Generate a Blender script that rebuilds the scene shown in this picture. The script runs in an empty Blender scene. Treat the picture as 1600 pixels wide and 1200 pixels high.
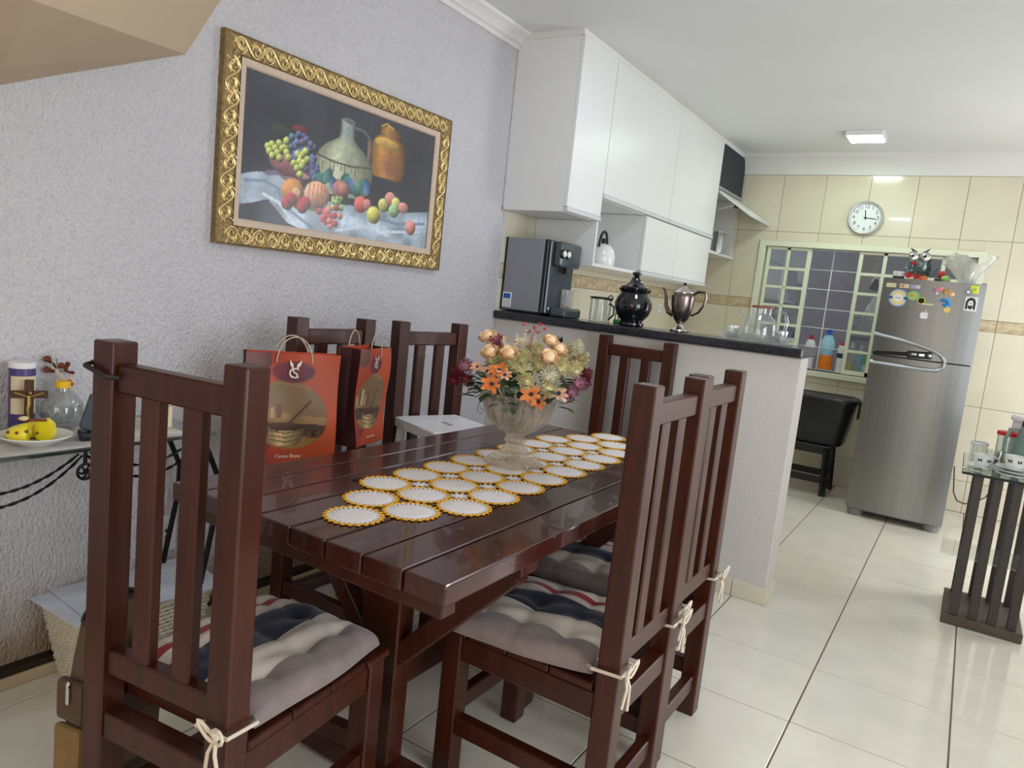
import bpy, bmesh, math, random
import numpy as np
from mathutils import Vector, Matrix
random.seed(7); np.random.seed(7)
PI = math.pi
scn = bpy.context.scene
COL = scn.collection

# ---------------------------------------------------------------- camera
cam = bpy.data.cameras.new('camera'); camo = bpy.data.objects.new('camera', cam); COL.objects.link(camo)
cr = Vector((0.837656, 0.536058, 0.104756)); cu = Vector((-0.157862, 0.054000, 0.985984)); cf = Vector((-0.522888, 0.842452, -0.129856))
M = Matrix.Identity(4)
for i in range(3):
    M[i][0] = cr[i]; M[i][1] = cu[i]; M[i][2] = -cf[i]
M[0][3], M[1][3], M[2][3] = 0.31246, -3.33963, 1.30646
camo.matrix_world = M
cam.sensor_width = 36; cam.lens = 36 * 1136.82 / 1600; cam.clip_start = 0.05; cam.clip_end = 60
scn.camera = camo

# ---------------------------------------------------------------- world, daylight, exposure
w = bpy.data.worlds.new('sky'); scn.world = w; w.use_nodes = True
w.node_tree.nodes['Background'].inputs[0].default_value = (0.80, 0.90, 1.0, 1)
w.node_tree.nodes['Background'].inputs[1].default_value = 0.9
scn.view_settings.view_transform = 'Standard'; scn.view_settings.look = 'None'
scn.view_settings.exposure = 0.06; scn.view_settings.gamma = 1.0
scn.view_settings.use_curve_mapping = False

def area(name, loc, rot, sx, sy, power, col):
    l = bpy.data.lights.new(name, 'AREA'); l.shape = 'RECTANGLE'; l.size = sx; l.size_y = sy
    l.energy = power; l.color = col
    o = bpy.data.objects.new(name, l); COL.objects.link(o); o.location = loc; o.rotation_euler = rot
    return o
# daylight through the right-hand openings; unseen warm lamp at the rear door
area('daylight_dining_window', (1.74, -2.0, 1.35), (0, math.radians(90), 0), 1.7, 1.7, 42, (0.86, 0.93, 1.0))
area('daylight_kitchen_door', (1.74, 1.75, 1.10), (0, math.radians(90), 0), 2.0, 1.0, 36, (0.95, 0.97, 1.0))
area('warm_lamp_rear_door', (0.3, -5.16, 1.25), (math.radians(90), 0, 0), 1.8, 2.0, 19, (1.0, 0.84, 0.64))

# ---------------------------------------------------------------- materials
def lin(c):
    return tuple((x / 12.92 if x <= 0.04045 else ((x + 0.055) / 1.055) ** 2.4) for x in (v / 255.0 for v in c))
MATS = {}
def mat(name, rgb, rough=0.5, metal=0.0, var=0.0, vscale=8.0, bump=0.0, bscale=60.0, bdist=0.002, stretch=(1, 1, 1),
        coat=0.0, trans=0.0, ior=1.45, emit=None, estr=0.0, rgb2=None, alpha=1.0, sheen=0.0, rand=0.0, wave=False, spec=0.5):
    m = bpy.data.materials.new(name); m.use_nodes = True
    nt = m.node_tree; N = nt.nodes; L = nt.links; b = N['Principled BSDF']
    c = lin(rgb); b.inputs['Base Color'].default_value = (*c, 1)
    b.inputs['Roughness'].default_value = rough; b.inputs['Metallic'].default_value = metal
    b.inputs['IOR'].default_value = ior; b.inputs['Coat Weight'].default_value = coat
    b.inputs['Transmission Weight'].default_value = trans; b.inputs['Alpha'].default_value = alpha
    b.inputs['Sheen Weight'].default_value = sheen; b.inputs['Specular IOR Level'].default_value = spec
    if emit:
        b.inputs['Emission Color'].default_value = (*lin(emit), 1); b.inputs['Emission Strength'].default_value = estr
    tc = mp = None
    if var or bump or rgb2:
        tc = N.new('ShaderNodeTexCoord'); mp = N.new('ShaderNodeMapping'); mp.inputs['Scale'].default_value = stretch
        L.new(tc.outputs['Object'], mp.inputs['Vector'])
    if var or rgb2:
        if wave:
            n = N.new('ShaderNodeTexWave'); n.inputs['Scale'].default_value = vscale; n.inputs['Distortion'].default_value = 6
            n.inputs['Detail'].default_value = 4; fac = n.outputs['Fac']
        else:
            n = N.new('ShaderNodeTexNoise'); n.inputs['Scale'].default_value = vscale; n.inputs['Detail'].default_value = 5; fac = n.outputs['Fac']
        L.new(mp.outputs[0], n.inputs['Vector'])
        r = N.new('ShaderNodeValToRGB'); r.color_ramp.elements[0].position = 0.3; r.color_ramp.elements[1].position = 0.72
        c2 = lin(rgb2) if rgb2 else tuple(min(1, x * (1 + var)) for x in c)
        c1 = c if rgb2 else tuple(x * (1 - var) for x in c)
        r.color_ramp.elements[0].color = (*c1, 1); r.color_ramp.elements[1].color = (*c2, 1)
        L.new(fac, r.inputs[0]); out = r.outputs[0]
        if rand:
            oi = N.new('ShaderNodeObjectInfo'); mr = N.new('ShaderNodeMapRange'); mr.inputs[3].default_value = 1 - rand; mr.inputs[4].default_value = 1 + rand
            L.new(oi.outputs['Random'], mr.inputs[0])
            hs = N.new('ShaderNodeHueSaturation'); L.new(out, hs.inputs['Color']); L.new(mr.outputs[0], hs.inputs['Value']); out = hs.outputs[0]
        L.new(out, b.inputs['Base Color'])
    if bump:
        n2 = N.new('ShaderNodeTexNoise'); n2.inputs['Scale'].default_value = bscale; n2.inputs['Detail'].default_value = 3
        L.new(mp.outputs[0], n2.inputs['Vector'])
        bp = N.new('ShaderNodeBump'); bp.inputs['Strength'].default_value = bump; bp.inputs['Distance'].default_value = bdist
        L.new(n2.outputs['Fac'], bp.inputs['Height']); L.new(bp.outputs[0], b.inputs['Normal'])
    MATS[name] = m
    return m

mat('wood', (64, 26, 13), 0.36, var=0.30, vscale=7, stretch=(6, 6, 0.5), coat=0.06, bump=0.03, bscale=40, rand=0.06)
mat('wood_top', (64, 26, 20), 0.24, var=0.30, vscale=6, stretch=(7, 0.5, 7), coat=0.35, bump=0.02, bscale=30, rand=0.10)
mat('wood_plank_groove', (34, 15, 12), 0.5)
mat('floor_tile', (230, 223, 208), 0.13, var=0.05, vscale=5, coat=0.25, rand=0.02)
mat('floor_joint', (118, 107, 92), 0.8)
mat('wall_tile', (219, 211, 188), 0.16, var=0.04, vscale=4, coat=0.2, rand=0.015)
mat('wall_tile_pale', (214, 200, 168), 0.2, rgb2=(176, 150, 112), vscale=16, stretch=(1.2, 1.2, 2.0))
mat('tile_joint', (126, 110, 88), 0.85)
mat('white_paint', (226, 224, 220), 0.6, var=0.03, vscale=3)
mat('ceiling_paint', (226, 226, 226), 0.7, var=0.02, vscale=2)
mat('cream_paint', (196, 174, 146), 0.75, var=0.04, vscale=3, bump=0.1, bscale=25)
mat('melamine', (228, 228, 226), 0.32, var=0.015, vscale=2)
mat('melamine_edge', (205, 207, 208), 0.4)
mat('aluminium', (190, 196, 198), 0.3, metal=0.9)
mat('black_glass', (36, 42, 54), 0.45, spec=0.3)
mat('granite', (20, 21, 26), 0.22, rgb2=(46, 48, 56), vscale=120, coat=0.3)
mat('steel', (134, 134, 132), 0.30, metal=1.0, var=0.06, vscale=3, stretch=(18, 18, 0.4))
mat('steel_dark', (120, 120, 118), 0.34, metal=0.9)
mat('chrome', (215, 215, 215), 0.1, metal=1.0)
mat('grey_plastic', (126, 126, 124), 0.45)
mat('black_plastic', (22, 23, 26), 0.32, var=0.1, vscale=5)
mat('black_rubber', (20, 20, 20), 0.7)
mat('iron', (18, 16, 16), 0.45, metal=0.4)
def glassmat(name, tint, rough=0.02, body=0.0, bodycol=(0.9, 0.92, 0.92)):
    m = bpy.data.materials.new(name); m.use_nodes = True
    nt = m.node_tree; N = nt.nodes; L = nt.links; N.remove(N['Principled BSDF'])
    gl = N.new('ShaderNodeBsdfGlossy'); gl.inputs['Roughness'].default_value = rough
    tr = N.new('ShaderNodeBsdfTransparent'); tr.inputs['Color'].default_value = (*tint, 1)
    lw = N.new('ShaderNodeLayerWeight'); lw.inputs['Blend'].default_value = 0.5
    pw_ = N.new('ShaderNodeMath'); pw_.operation = 'POWER'; pw_.inputs[1].default_value = 3.0; L.new(lw.outputs['Facing'], pw_.inputs[0])
    mr = N.new('ShaderNodeMapRange'); mr.inputs[3].default_value = 0.09; mr.inputs[4].default_value = 0.75; L.new(pw_.outputs[0], mr.inputs[0])
    base = tr.outputs[0]
    if body:
        df = N.new('ShaderNodeBsdfDiffuse'); df.inputs['Color'].default_value = (*bodycol, 1); m2 = N.new('ShaderNodeMixShader'); m2.inputs[0].default_value = body
        L.new(tr.outputs[0], m2.inputs[1]); L.new(df.outputs[0], m2.inputs[2]); base = m2.outputs[0]
    mx = N.new('ShaderNodeMixShader'); L.new(mr.outputs[0], mx.inputs[0]); L.new(base, mx.inputs[1]); L.new(gl.outputs[0], mx.inputs[2])
    L.new(mx.outputs[0], N['Material Output'].inputs['Surface']); MATS[name] = m
def cutglass(name, tint):
    # cut crystal: part clean see-through, part refracting, so facets sparkle without going black
    m = bpy.data.materials.new(name); m.use_nodes = True
    nt = m.node_tree; N = nt.nodes; L = nt.links; N.remove(N['Principled BSDF'])
    gl = N.new('ShaderNodeBsdfGlass'); gl.inputs['Roughness'].default_value = 0.03; gl.inputs['IOR'].default_value = 1.5; gl.inputs['Color'].default_value = (*tint, 1)
    tr = N.new('ShaderNodeBsdfTransparent'); tr.inputs['Color'].default_value = (*[0.97 * t_ for t_ in tint], 1)
    mx = N.new('ShaderNodeMixShader'); mx.inputs[0].default_value = 0.42; L.new(tr.outputs[0], mx.inputs[1]); L.new(gl.outputs[0], mx.inputs[2])
    df = N.new('ShaderNodeBsdfDiffuse'); df.inputs['Color'].default_value = (*[0.95 * t_ for t_ in tint], 1); m2 = N.new('ShaderNodeMixShader'); m2.inputs[0].default_value = 0.07
    L.new(mx.outputs[0], m2.inputs[1]); L.new(df.outputs[0], m2.inputs[2]); L.new(m2.outputs[0], N['Material Output'].inputs['Surface']); MATS[name] = m
glassmat('pane_glass', (0.86, 0.9, 0.9)); glassmat('table_glass', (0.80, 0.9, 0.86)); glassmat('thin_glass', (0.94, 0.96, 0.95), 0.03, 0.05)
glassmat('acrylic', (0.86, 0.88, 0.88), 0.12)
cutglass('crystal', (1, 1, 1)); cutglass('crystal_amber', (1.0, 0.97, 0.92)); glassmat('water', (0.9, 0.93, 0.95), 0.02, 0.04)
mat('gold', (230, 204, 142), 0.36, metal=0.6, var=0.2, vscale=60)
mat('gold_dark', (142, 118, 76), 0.5, metal=0.35, var=0.4, vscale=90, bump=0.6, bscale=120, bdist=0.004)
mat('liner_linen', (206, 184, 164), 0.7, var=0.08, vscale=60)
mat('frame_back', (88, 66, 44), 0.6)
mat('cushion_grey', (136, 120, 116), 0.8, var=0.10, vscale=26, sheen=0.3, bump=0.25, bscale=30, bdist=0.006)
mat('cushion_cream', (216, 202, 188), 0.85, var=0.05, vscale=26, sheen=0.2, bump=0.25, bscale=30, bdist=0.006)
mat('cushion_navy', (19, 22, 48), 0.85, var=0.12, vscale=26, sheen=0.2, bump=0.25, bscale=30, bdist=0.006)
mat('cushion_red', (156, 36, 48), 0.85, var=0.08, vscale=26, sheen=0.2)
mat('tie_cotton', (222, 206, 186), 0.9)
mat('doily_white', (232, 226, 224), 0.95, var=0.06, vscale=120, bump=0.5, bscale=260, bdist=0.002)
mat('doily_yellow', (232, 172, 44), 0.9, var=0.12, vscale=120)
mat('bag_side', (58, 16, 18), 0.6)
mat('bag_edge', (196, 78, 48), 0.55)
mat('cord_cream', (200, 184, 160), 0.9)
mat('print_white', (236, 222, 206), 0.7)
mat('white_plastic', (230, 230, 232), 0.4)
mat('white_gloss', (232, 232, 228), 0.15, coat=0.4)
mat('teal_plastic', (20, 120, 108), 0.35, var=0.4, vscale=20)
mat('paper', (226, 228, 236), 0.8, rgb2=(186, 192, 208), vscale=7)
mat('paper_print', (225, 220, 212), 0.7, rgb2=(176, 170, 166), vscale=14)
mat('wicker', (214, 204, 182), 0.75, var=0.12, vscale=40)
mat('leather_brown', (86, 66, 48), 0.55, var=0.2, vscale=14, bump=0.2)
mat('leather_tan', (134, 104, 62), 0.6, var=0.15, vscale=20)
mat('leather_dark', (44, 36, 34), 0.6)
mat('purple', (70, 58, 112), 0.4)
mat('cream_label', (222, 204, 170), 0.6)
mat('dark_wood', (76, 46, 28), 0.5, var=0.2, vscale=20)
mat('brass', (178, 150, 92), 0.35, metal=0.8)
mat('yellow_jelly', (240, 222, 48), 0.25, var=0.1, vscale=12, coat=0.3)
mat('brown_spot', (110, 70, 24), 0.5)
mat('yellow_cap', (238, 190, 30), 0.4)
mat('dried_brown', (124, 62, 44), 0.8); mat('red_berry', (196, 30, 34), 0.4); mat('pale_straw', (222, 206, 160), 0.8)
mat('slate_plastic', (62, 72, 80), 0.5)
mat('purifier_grey', (138, 141, 148), 0.45, metal=0.1); mat('purifier_front', (84, 92, 98), 0.25, metal=0.4)
mat('blue_print', (28, 92, 178), 0.5); mat('grey_print', (168, 170, 176), 0.6)
mat('black_ceramic', (16, 18, 24), 0.08, coat=0.6)
mat('silver_old', (150, 140, 134), 0.22, metal=0.95, rgb2=(92, 66, 60), vscale=9)
mat('silver', (206, 202, 196), 0.18, metal=1.0)
mat('wood_lid', (140, 84, 62), 0.5)
mat('clock_face', (226, 230, 230), 0.5); mat('clock_rim', (196, 198, 200), 0.28, metal=0.8); mat('ink', (26, 28, 32), 0.6)
mat('window_paint', (226, 228, 204), 0.4); mat('grille_paint', (232, 232, 236), 0.5)
mat('yard_wall', (164, 158, 164), 0.8, var=0.08, vscale=6)
mat('led', (255, 255, 255), 0.5, emit=(232, 255, 238), estr=50); mat('led_cool', (255, 255, 255), 0.5, emit=(222, 232, 255), estr=54)
mat('petal_peach', (248, 204, 148), 0.7, rgb2=(252, 230, 196), vscale=30); mat('petal_orange', (222, 112, 50), 0.7, rgb2=(244, 160, 90), vscale=50)
mat('petal_red', (196, 60, 66), 0.7); mat('burgundy', (134, 44, 60), 0.75, var=0.25, vscale=50); mat('mauve', (186, 128, 150), 0.75, var=0.2, vscale=50)
mat('fluff_green', (250, 242, 210), 0.8, rgb2=(238, 230, 160), vscale=60); mat('fluff_white', (236, 230, 206), 0.85); mat('pink_daisy', (240, 168, 138), 0.75, rgb2=(248, 204, 168), vscale=40)
mat('leaf', (66, 86, 52), 0.6, var=0.25, vscale=30); mat('leaf_grey', (122, 138, 122), 0.6, var=0.2, vscale=30); mat('stem', (96, 100, 66), 0.7)
mat('flower_eye', (44, 48, 66), 0.7); mat('cat_black', (12, 12, 12), 0.7)
mat('blue_cap', (24, 92, 200), 0.4); mat('red_cap', (204, 36, 48), 0.4); mat('orange_label', (244, 132, 36), 0.5); mat('yellow_liquid', (226, 214, 52), 0.3)
mat('green_bottle', (52, 178, 104), 0.3); mat('teal_bottle', (96, 186, 206), 0.3); mat('pale_blue', (170, 214, 236), 0.35); mat('navy_label', (40, 56, 96), 0.5); mat('violet_cap', (92, 84, 190), 0.4)
mat('pink', (240, 130, 140), 0.7); mat('cloth_white', (228, 228, 230), 0.9); mat('mag_green', (150, 200, 110), 0.4); mat('mag_blue', (40, 140, 214), 0.35); mat('mag_yellow', (224, 226, 60), 0.4)
mat('mag_tan', (176, 140, 96), 0.5); mat('mag_grey', (130, 130, 136), 0.4); mat('mag_gold', (236, 204, 110), 0.5); mat('mag_pale', (214, 206, 170), 0.6); mat('mag_lilac', (168, 160, 200), 0.6)
mat('owl_silver', (150, 166, 160), 0.35, metal=0.5, rgb2=(54, 66, 64), vscale=70); mat('owl_dark', (44, 54, 54), 0.5)
mat('cart_wood', (62, 54, 50), 0.42, var=0.15, vscale=10, stretch=(5, 5, 1)); mat('cart_base', (84, 74, 62), 0.5, var=0.2, vscale=14)
mat('jug_green', (118, 140, 130), 0.35, var=0.04); mat('coffee_brown', (134, 110, 82), 0.4)
mat('strip_dark', (40, 28, 20), 0.6)

# rough sprayed plaster with damp stains low on the wall
def plaster(name, rgb, stain, bs=82, bd=0.018):
    m = bpy.data.materials.new(name); m.use_nodes = True; nt = m.node_tree; N = nt.nodes; L = nt.links; b = N['Principled BSDF']
    b.inputs['Roughness'].default_value = 0.8
    tc = N.new('ShaderNodeTexCoord'); mp = N.new('ShaderNodeMapping'); mp.inputs['Scale'].default_value = (1, 1.35, 0.8); L.new(tc.outputs['Object'], mp.inputs['Vector'])
    n = N.new('ShaderNodeTexNoise'); n.inputs['Scale'].default_value = bs; n.inputs['Detail'].default_value = 2.5; n.inputs['Roughness'].default_value = 0.62; L.new(mp.outputs[0], n.inputs['Vector'])
    n3 = N.new('ShaderNodeTexNoise'); n3.inputs['Scale'].default_value = 1.6; n3.inputs['Detail'].default_value = 3; L.new(tc.outputs['Object'], n3.inputs['Vector'])
    r3 = N.new('ShaderNodeValToRGB'); c = lin(rgb); r3.color_ramp.elements[0].color = (*[x * 0.93 for x in c], 1); r3.color_ramp.elements[1].color = (*[min(1, x * 1.05) for x in c], 1); L.new(n3.outputs['Fac'], r3.inputs[0])
    out = r3.outputs[0]
    if stain:
        sx = N.new('ShaderNodeSeparateXYZ'); L.new(tc.outputs['Object'], sx.inputs[0])
        n4 = N.new('ShaderNodeTexNoise'); n4.inputs['Scale'].default_value = 4.5; n4.inputs['Detail'].default_value = 6; L.new(tc.outputs['Object'], n4.inputs['Vector'])
        mr = N.new('ShaderNodeMapRange'); mr.inputs[1].default_value = 0.42; mr.inputs[2].default_value = 0.0; L.new(sx.outputs[2], mr.inputs[0])
        mu = N.new('ShaderNodeMath'); mu.operation = 'MULTIPLY'; L.new(mr.outputs[0], mu.inputs[0]); L.new(n4.outputs['Fac'], mu.inputs[1])
        rs = N.new('ShaderNodeValToRGB'); rs.color_ramp.elements[0].position = 0.16; rs.color_ramp.elements[1].position = 0.42
        rs.color_ramp.elements[0].color = (0, 0, 0, 1); rs.color_ramp.elements[1].color = (0.8, 0.8, 0.8, 1); L.new(mu.outputs[0], rs.inputs[0])
        mx = N.new('ShaderNodeMix'); mx.data_type = 'RGBA'; L.new(rs.outputs[0], mx.inputs[0]); L.new(out, mx.inputs[6]); mx.inputs[7].default_value = (*lin((150, 118, 82)), 1); out = mx.outputs[2]
    L.new(out, b.inputs['Base Color'])
    bp = N.new('ShaderNodeBump'); bp.inputs['Strength'].default_value = 0.9; bp.inputs['Distance'].default_value = bd; L.new(n.outputs['Fac'], bp.inputs['Height']); L.new(bp.outputs[0], b.inputs['Normal'])
    MATS[name] = m
plaster('plaster', (213, 209, 212), True)
plaster('plaster_divider', (208, 202, 196), False, 130, 0.003)
def attrmat(name, rough, coat):
    m = bpy.data.materials.new(name); m.use_nodes = True; nt = m.node_tree
    a = nt.nodes.new('ShaderNodeAttribute'); a.attribute_name = 'print'
    b = nt.nodes['Principled BSDF']; nt.links.new(a.outputs['Color'], b.inputs['Base Color']); b.inputs['Roughness'].default_value = rough; b.inputs['Coat Weight'].default_value = coat; b.inputs['Coat Roughness'].default_value = 0.18
    MATS[name] = m
attrmat('canvas_print', 0.42, 0.5); attrmat('bag_print', 0.5, 0.1)

# ---------------------------------------------------------------- mesh helpers
class B:
    def __init__(s): s.bm = bmesh.new(); s.mi = 0; s.flat = False
    def _new(s, f0):
        s.bm.faces.ensure_lookup_table()
        for f in s.bm.faces[f0:]: f.material_index = s.mi
    def box(s, x0, x1, y0, y1, z0, z1, bev=0.0, seg=1, rot=None):
        f0 = len(s.bm.faces)
        m = Matrix.Translation(((x0 + x1) / 2, (y0 + y1) / 2, (z0 + z1) / 2)) @ (rot or Matrix.Identity(4)) @ Matrix.Diagonal((abs(x1 - x0), abs(y1 - y0), abs(z1 - z0), 1))
        r = bmesh.ops.create_cube(s.bm, size=1, matrix=m)
        if bev:
            if seg > 1: s.flat = True
            es = list({e for v in r['verts'] for e in v.link_edges})
            bmesh.ops.bevel(s.bm, geom=es, offset=bev, segments=seg, affect='EDGES', profile=0.5)
        s._new(f0); return s
    def bar(s, p, q, w, h, bev=0.0, up=(0, 0, 1)):
        p = Vector(p); q = Vector(q); d = q - p; l = d.length; d.normalize()
        u = Vector(up); x = d.cross(u)
        if x.length < 1e-4: x = d.cross(Vector((0, 1, 0)))
        x.normalize(); z = x.cross(d)
        m = Matrix(((x[0], d[0], z[0], 0), (x[1], d[1], z[1], 0), (x[2], d[2], z[2], 0), (0, 0, 0, 1)))
        f0 = len(s.bm.faces)
        r = bmesh.ops.create_cube(s.bm, size=1, matrix=Matrix.Translation((p + q) / 2) @ m @ Matrix.Diagonal((w, l, h, 1)))
        if bev:
            es = list({e for v in r['verts'] for e in v.link_edges}); bmesh.ops.bevel(s.bm, geom=es, offset=bev, segments=1, affect='EDGES')
        s._new(f0); return s
    def tube(s, pts, r, n=8, cyc=False, caps=True):
        f0 = len(s.bm.faces); P = [Vector(p) for p in pts]; m = len(P); rings = []; prev = None
        for i in range(m):
            a = P[(i - 1) % m] if (cyc or i) else P[0]; b = P[(i + 1) % m] if (cyc or i < m - 1) else P[-1]
            t = (b - a).normalized()
            if prev is None:
                x = t.cross(Vector((0, 0, 1)))
                if x.length < 1e-3: x = t.cross(Vector((0, 1, 0)))
            else: x = prev - t * prev.dot(t)
            x.normalize(); prev = x; y = t.cross(x); rr = r[i] if isinstance(r, (list, tuple)) else r
            rings.append([s.bm.verts.new(P[i] + (x * math.cos(k * 2 * PI / n) + y * math.sin(k * 2 * PI / n)) * rr) for k in range(n)])
        for i in range(m if cyc else m - 1):
            A = rings[i]; C = rings[(i + 1) % m]
            for k in range(n): s.bm.faces.new((A[k], A[(k + 1) % n], C[(k + 1) % n], C[k]))
        if caps and not cyc:
            s.bm.faces.new(rings[0][::-1]); s.bm.faces.new(rings[-1])
        s._new(f0); return s
    def lathe(s, prof, c=(0, 0, 0), n=28, sx=1, sy=1, flute=0, fd=0.0, axis=None):
        f0 = len(s.bm.faces); rings = []
        for r, z in prof:
            if r < 1e-5: rings.append([s.bm.verts.new((c[0], c[1], c[2] + z))])
            else:
                ring = []
                for k in range(n):
                    a = k * 2 * PI / n; rr = r * (1 + (fd * math.cos(flute * a) if flute else 0))
                    ring.append(s.bm.verts.new((c[0] + rr * math.cos(a) * sx, c[1] + rr * math.sin(a) * sy, c[2] + z)))
                rings.append(ring)
        for A, C in zip(rings, rings[1:]):
            if len(A) == 1 and len(C) == 1: continue
            for k in range(n):
                if len(A) == 1: s.bm.faces.new((A[0], C[(k + 1) % n], C[k]))
                elif len(C) == 1: s.bm.faces.new((A[k], A[(k + 1) % n], C[0]))
                else: s.bm.faces.new((A[k], A[(k + 1) % n], C[(k + 1) % n], C[k]))
        s._new(f0); return s
    def cyl(s, c, r, z0, z1, n=20): return s.lathe([(0, z0), (r, z0), (r, z1), (0, z1)], c, n)
    def sph(s, c, r, sc=(1, 1, 1), n=12, m=None):
        f0 = len(s.bm.faces)
        bmesh.ops.create_uvsphere(s.bm, u_segments=n, v_segments=max(6, n * 2 // 3), radius=r, matrix=Matrix.Translation(c) @ (m or Matrix.Identity(4)) @ Matrix.Diagonal((*sc, 1)))
        s._new(f0); return s
    def ico(s, c, r, sc=(1, 1, 1), sub=1, m=None):
        f0 = len(s.bm.faces); bmesh.ops.create_icosphere(s.bm, subdivisions=sub, radius=r, matrix=Matrix.Translation(c) @ (m or Matrix.Identity(4)) @ Matrix.Diagonal((*sc, 1))); s._new(f0); return s
    def prism(s, poly, ax, a0, a1):
        # poly: 2-D points in the plane normal to axis ax (order x,y / x,z / y,z), extruded a0..a1
        f0 = len(s.bm.faces)
        def p3(p, a): return (a, p[0], p[1]) if ax == 0 else (p[0], a, p[1]) if ax == 1 else (p[0], p[1], a)
        A = [s.bm.verts.new(p3(p, a0)) for p in poly]; C = [s.bm.verts.new(p3(p, a1)) for p in poly]; n = len(poly)
        s.bm.faces.new(A); s.bm.faces.new(C[::-1])
        for k in range(n): s.bm.faces.new((A[k], C[k], C[(k + 1) % n], A[(k + 1) % n]))
        s._new(f0); return s
    def poly(s, pts):
        f0 = len(s.bm.faces); s.bm.faces.new([s.bm.verts.new(p) for p in pts]); s._new(f0); return s
    def mesh(s, name, mats, smooth=35):
        bmesh.ops.recalc_face_normals(s.bm, faces=s.bm.faces[:])
        me = bpy.data.meshes.new(name); s.bm.to_mesh(me); s.bm.free()
        for m in (mats if isinstance(mats, (list, tuple)) else [mats]): me.materials.append(MATS[m])
        if smooth and s.flat: smooth = min(smooth, 18)
        if smooth:
            me.polygons.foreach_set('use_smooth', [True] * len(me.polygons)); me.set_sharp_from_angle(angle=math.radians(smooth))
        return me
    def obj(s, name, mats, parent=None, smooth=35, label=None, stuff=False):
        return link(name, s.mesh(name, mats, smooth), parent, label, stuff)
def link(name, me, parent=None, label=None, stuff=False):
    o = bpy.data.objects.new(name, me); COL.objects.link(o)
    if parent: o.parent = parent
    if label: o['label'] = label
    if stuff: o['kind'] = 'stuff'
    return o
def tag(o, label, cat, group=None):
    o['label'] = label; o['category'] = cat
    if group: o['group'] = group
    return o
def thing(name, label, cat, loc=(0, 0, 0), rz=0.0, group=None):
    o = bpy.data.objects.new(name, None); COL.objects.link(o); o.empty_display_size = 0.05
    o.location = loc; o.rotation_euler = (0, 0, rz); return tag(o, label, cat, group)
def struct(o): o['kind'] = 'structure'; return o
def sempty(name, loc=(0, 0, 0)):
    o = bpy.data.objects.new(name, None); COL.objects.link(o); o.location = loc; o['kind'] = 'structure'; return o
def dup(root, loc, rz, label=None):
    def cp(o, par):
        c = o.copy(); COL.objects.link(c); c.parent = par
        for ch in list(o.children): cp(ch, c)
        return c
    r = cp(root, None); r.location = loc; r.rotation_euler = (0, 0, rz)
    if label: r['label'] = label
    return r
def text_mesh(txt, size, matname, depth=0.0006, align='CENTER'):
    cu_ = bpy.data.curves.new('lettering', 'FONT'); cu_.body = txt; cu_.size = size; cu_.extrude = depth; cu_.align_x = align; cu_.align_y = 'CENTER'
    o = bpy.data.objects.new('lettering', cu_); COL.objects.link(o)
    dg = bpy.context.evaluated_depsgraph_get(); dg.update()
    me = bpy.data.meshes.new_from_object(o.evaluated_get(dg)); bpy.data.objects.remove(o); me.materials.clear(); me.materials.append(MATS[matname]); return me
def place_flat(o, loc, right, up):
    # orient a mesh lying in its local XY plane so that X follows `right` and Y follows `up`
    r = Vector(right).normalized(); u = Vector(up).normalized(); n = r.cross(u)
    o.matrix_basis = Matrix(((r[0], u[0], n[0], loc[0]), (r[1], u[1], n[1], loc[1]), (r[2], u[2], n[2], loc[2]), (0, 0, 0, 1)))
    return o
# ---------------------------------------------------------------- the setting
XL, XR, YB, YR, ZC = -1.93, 1.76, 3.0, -5.2, 2.615
T = 0.45
fl = struct(B().box(XL - 0.15, XR + 0.15, YR - 0.15, YB + 0.15, -0.12, -0.004).obj('floor', 'floor_joint'))
tile_cache = {}
def floor_tile(x0, x1, y0, y1):
    k = (round(x1 - x0, 4), round(y1 - y0, 4))
    if k not in tile_cache:
        tile_cache[k] = B().box(-k[0] / 2, k[0] / 2, -k[1] / 2, k[1] / 2, -0.012, 0, bev=0.0012).mesh('tile', 'floor_tile', 0)
    o = link('tile', tile_cache[k], fl); o.location = ((x0 + x1) / 2, (y0 + y1) / 2, 0)
G = 0.0028
for i in range(-5, 4):
    for j in range(-12, 7):
        x0, x1, y0, y1 = max(i * T, XL), min((i + 1) * T, XR), max(j * T, YR), min((j + 1) * T, YB)
        if x1 - x0 > 0.02 and y1 - y0 > 0.02: floor_tile(x0 + G, x1 - G, y0 + G, y1 - G)

wl = struct(B().box(XL - 0.15, XL, YR, 0.02, 0, ZC).obj('wall_left', 'plaster'))
wlk = struct(B().box(XL - 0.15, XL - 0.006, 0.02, YB + 0.15, 0, ZC).obj('wall_kitchen', 'tile_joint'))
WX0, WX1, WZ0, WZ1 = -1.295, 0.265, 0.90, 1.885
wb = struct(B().box(XL - 0.15, WX0, YB + 0.006, YB + 0.15, 0, ZC).box(WX1, XR + 0.15, YB + 0.006, YB + 0.15, 0, ZC)
            .box(WX0, WX1, YB + 0.006, YB + 0.15, 0, WZ0).box(WX0, WX1, YB + 0.006, YB + 0.15, WZ1, ZC).obj('wall_back', 'tile_joint'))
rows = [(0.0, 0.238), (0.238, 0.80), (0.80, 1.356), (1.356, 1.438), (1.438, 2.003), (2.003, 2.46)]
def subtract(r, h):
    x0, x1, z0, z1 = r; a, b_, c, d = h
    if x1 <= a or x0 >= b_ or z1 <= c or z0 >= d: return [r]
    out = []
    if x0 < a: out.append((x0, a, z0, z1))
    if x1 > b_: out.append((b_, x1, z0, z1))
    m0, m1 = max(x0, a), min(x1, b_)
    if z0 < c: out.append((m0, m1, z0, c))
    if z1 > d: out.append((m0, m1, d, z1))
    return out
g = 0.0014
wt_cache = {}
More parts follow.
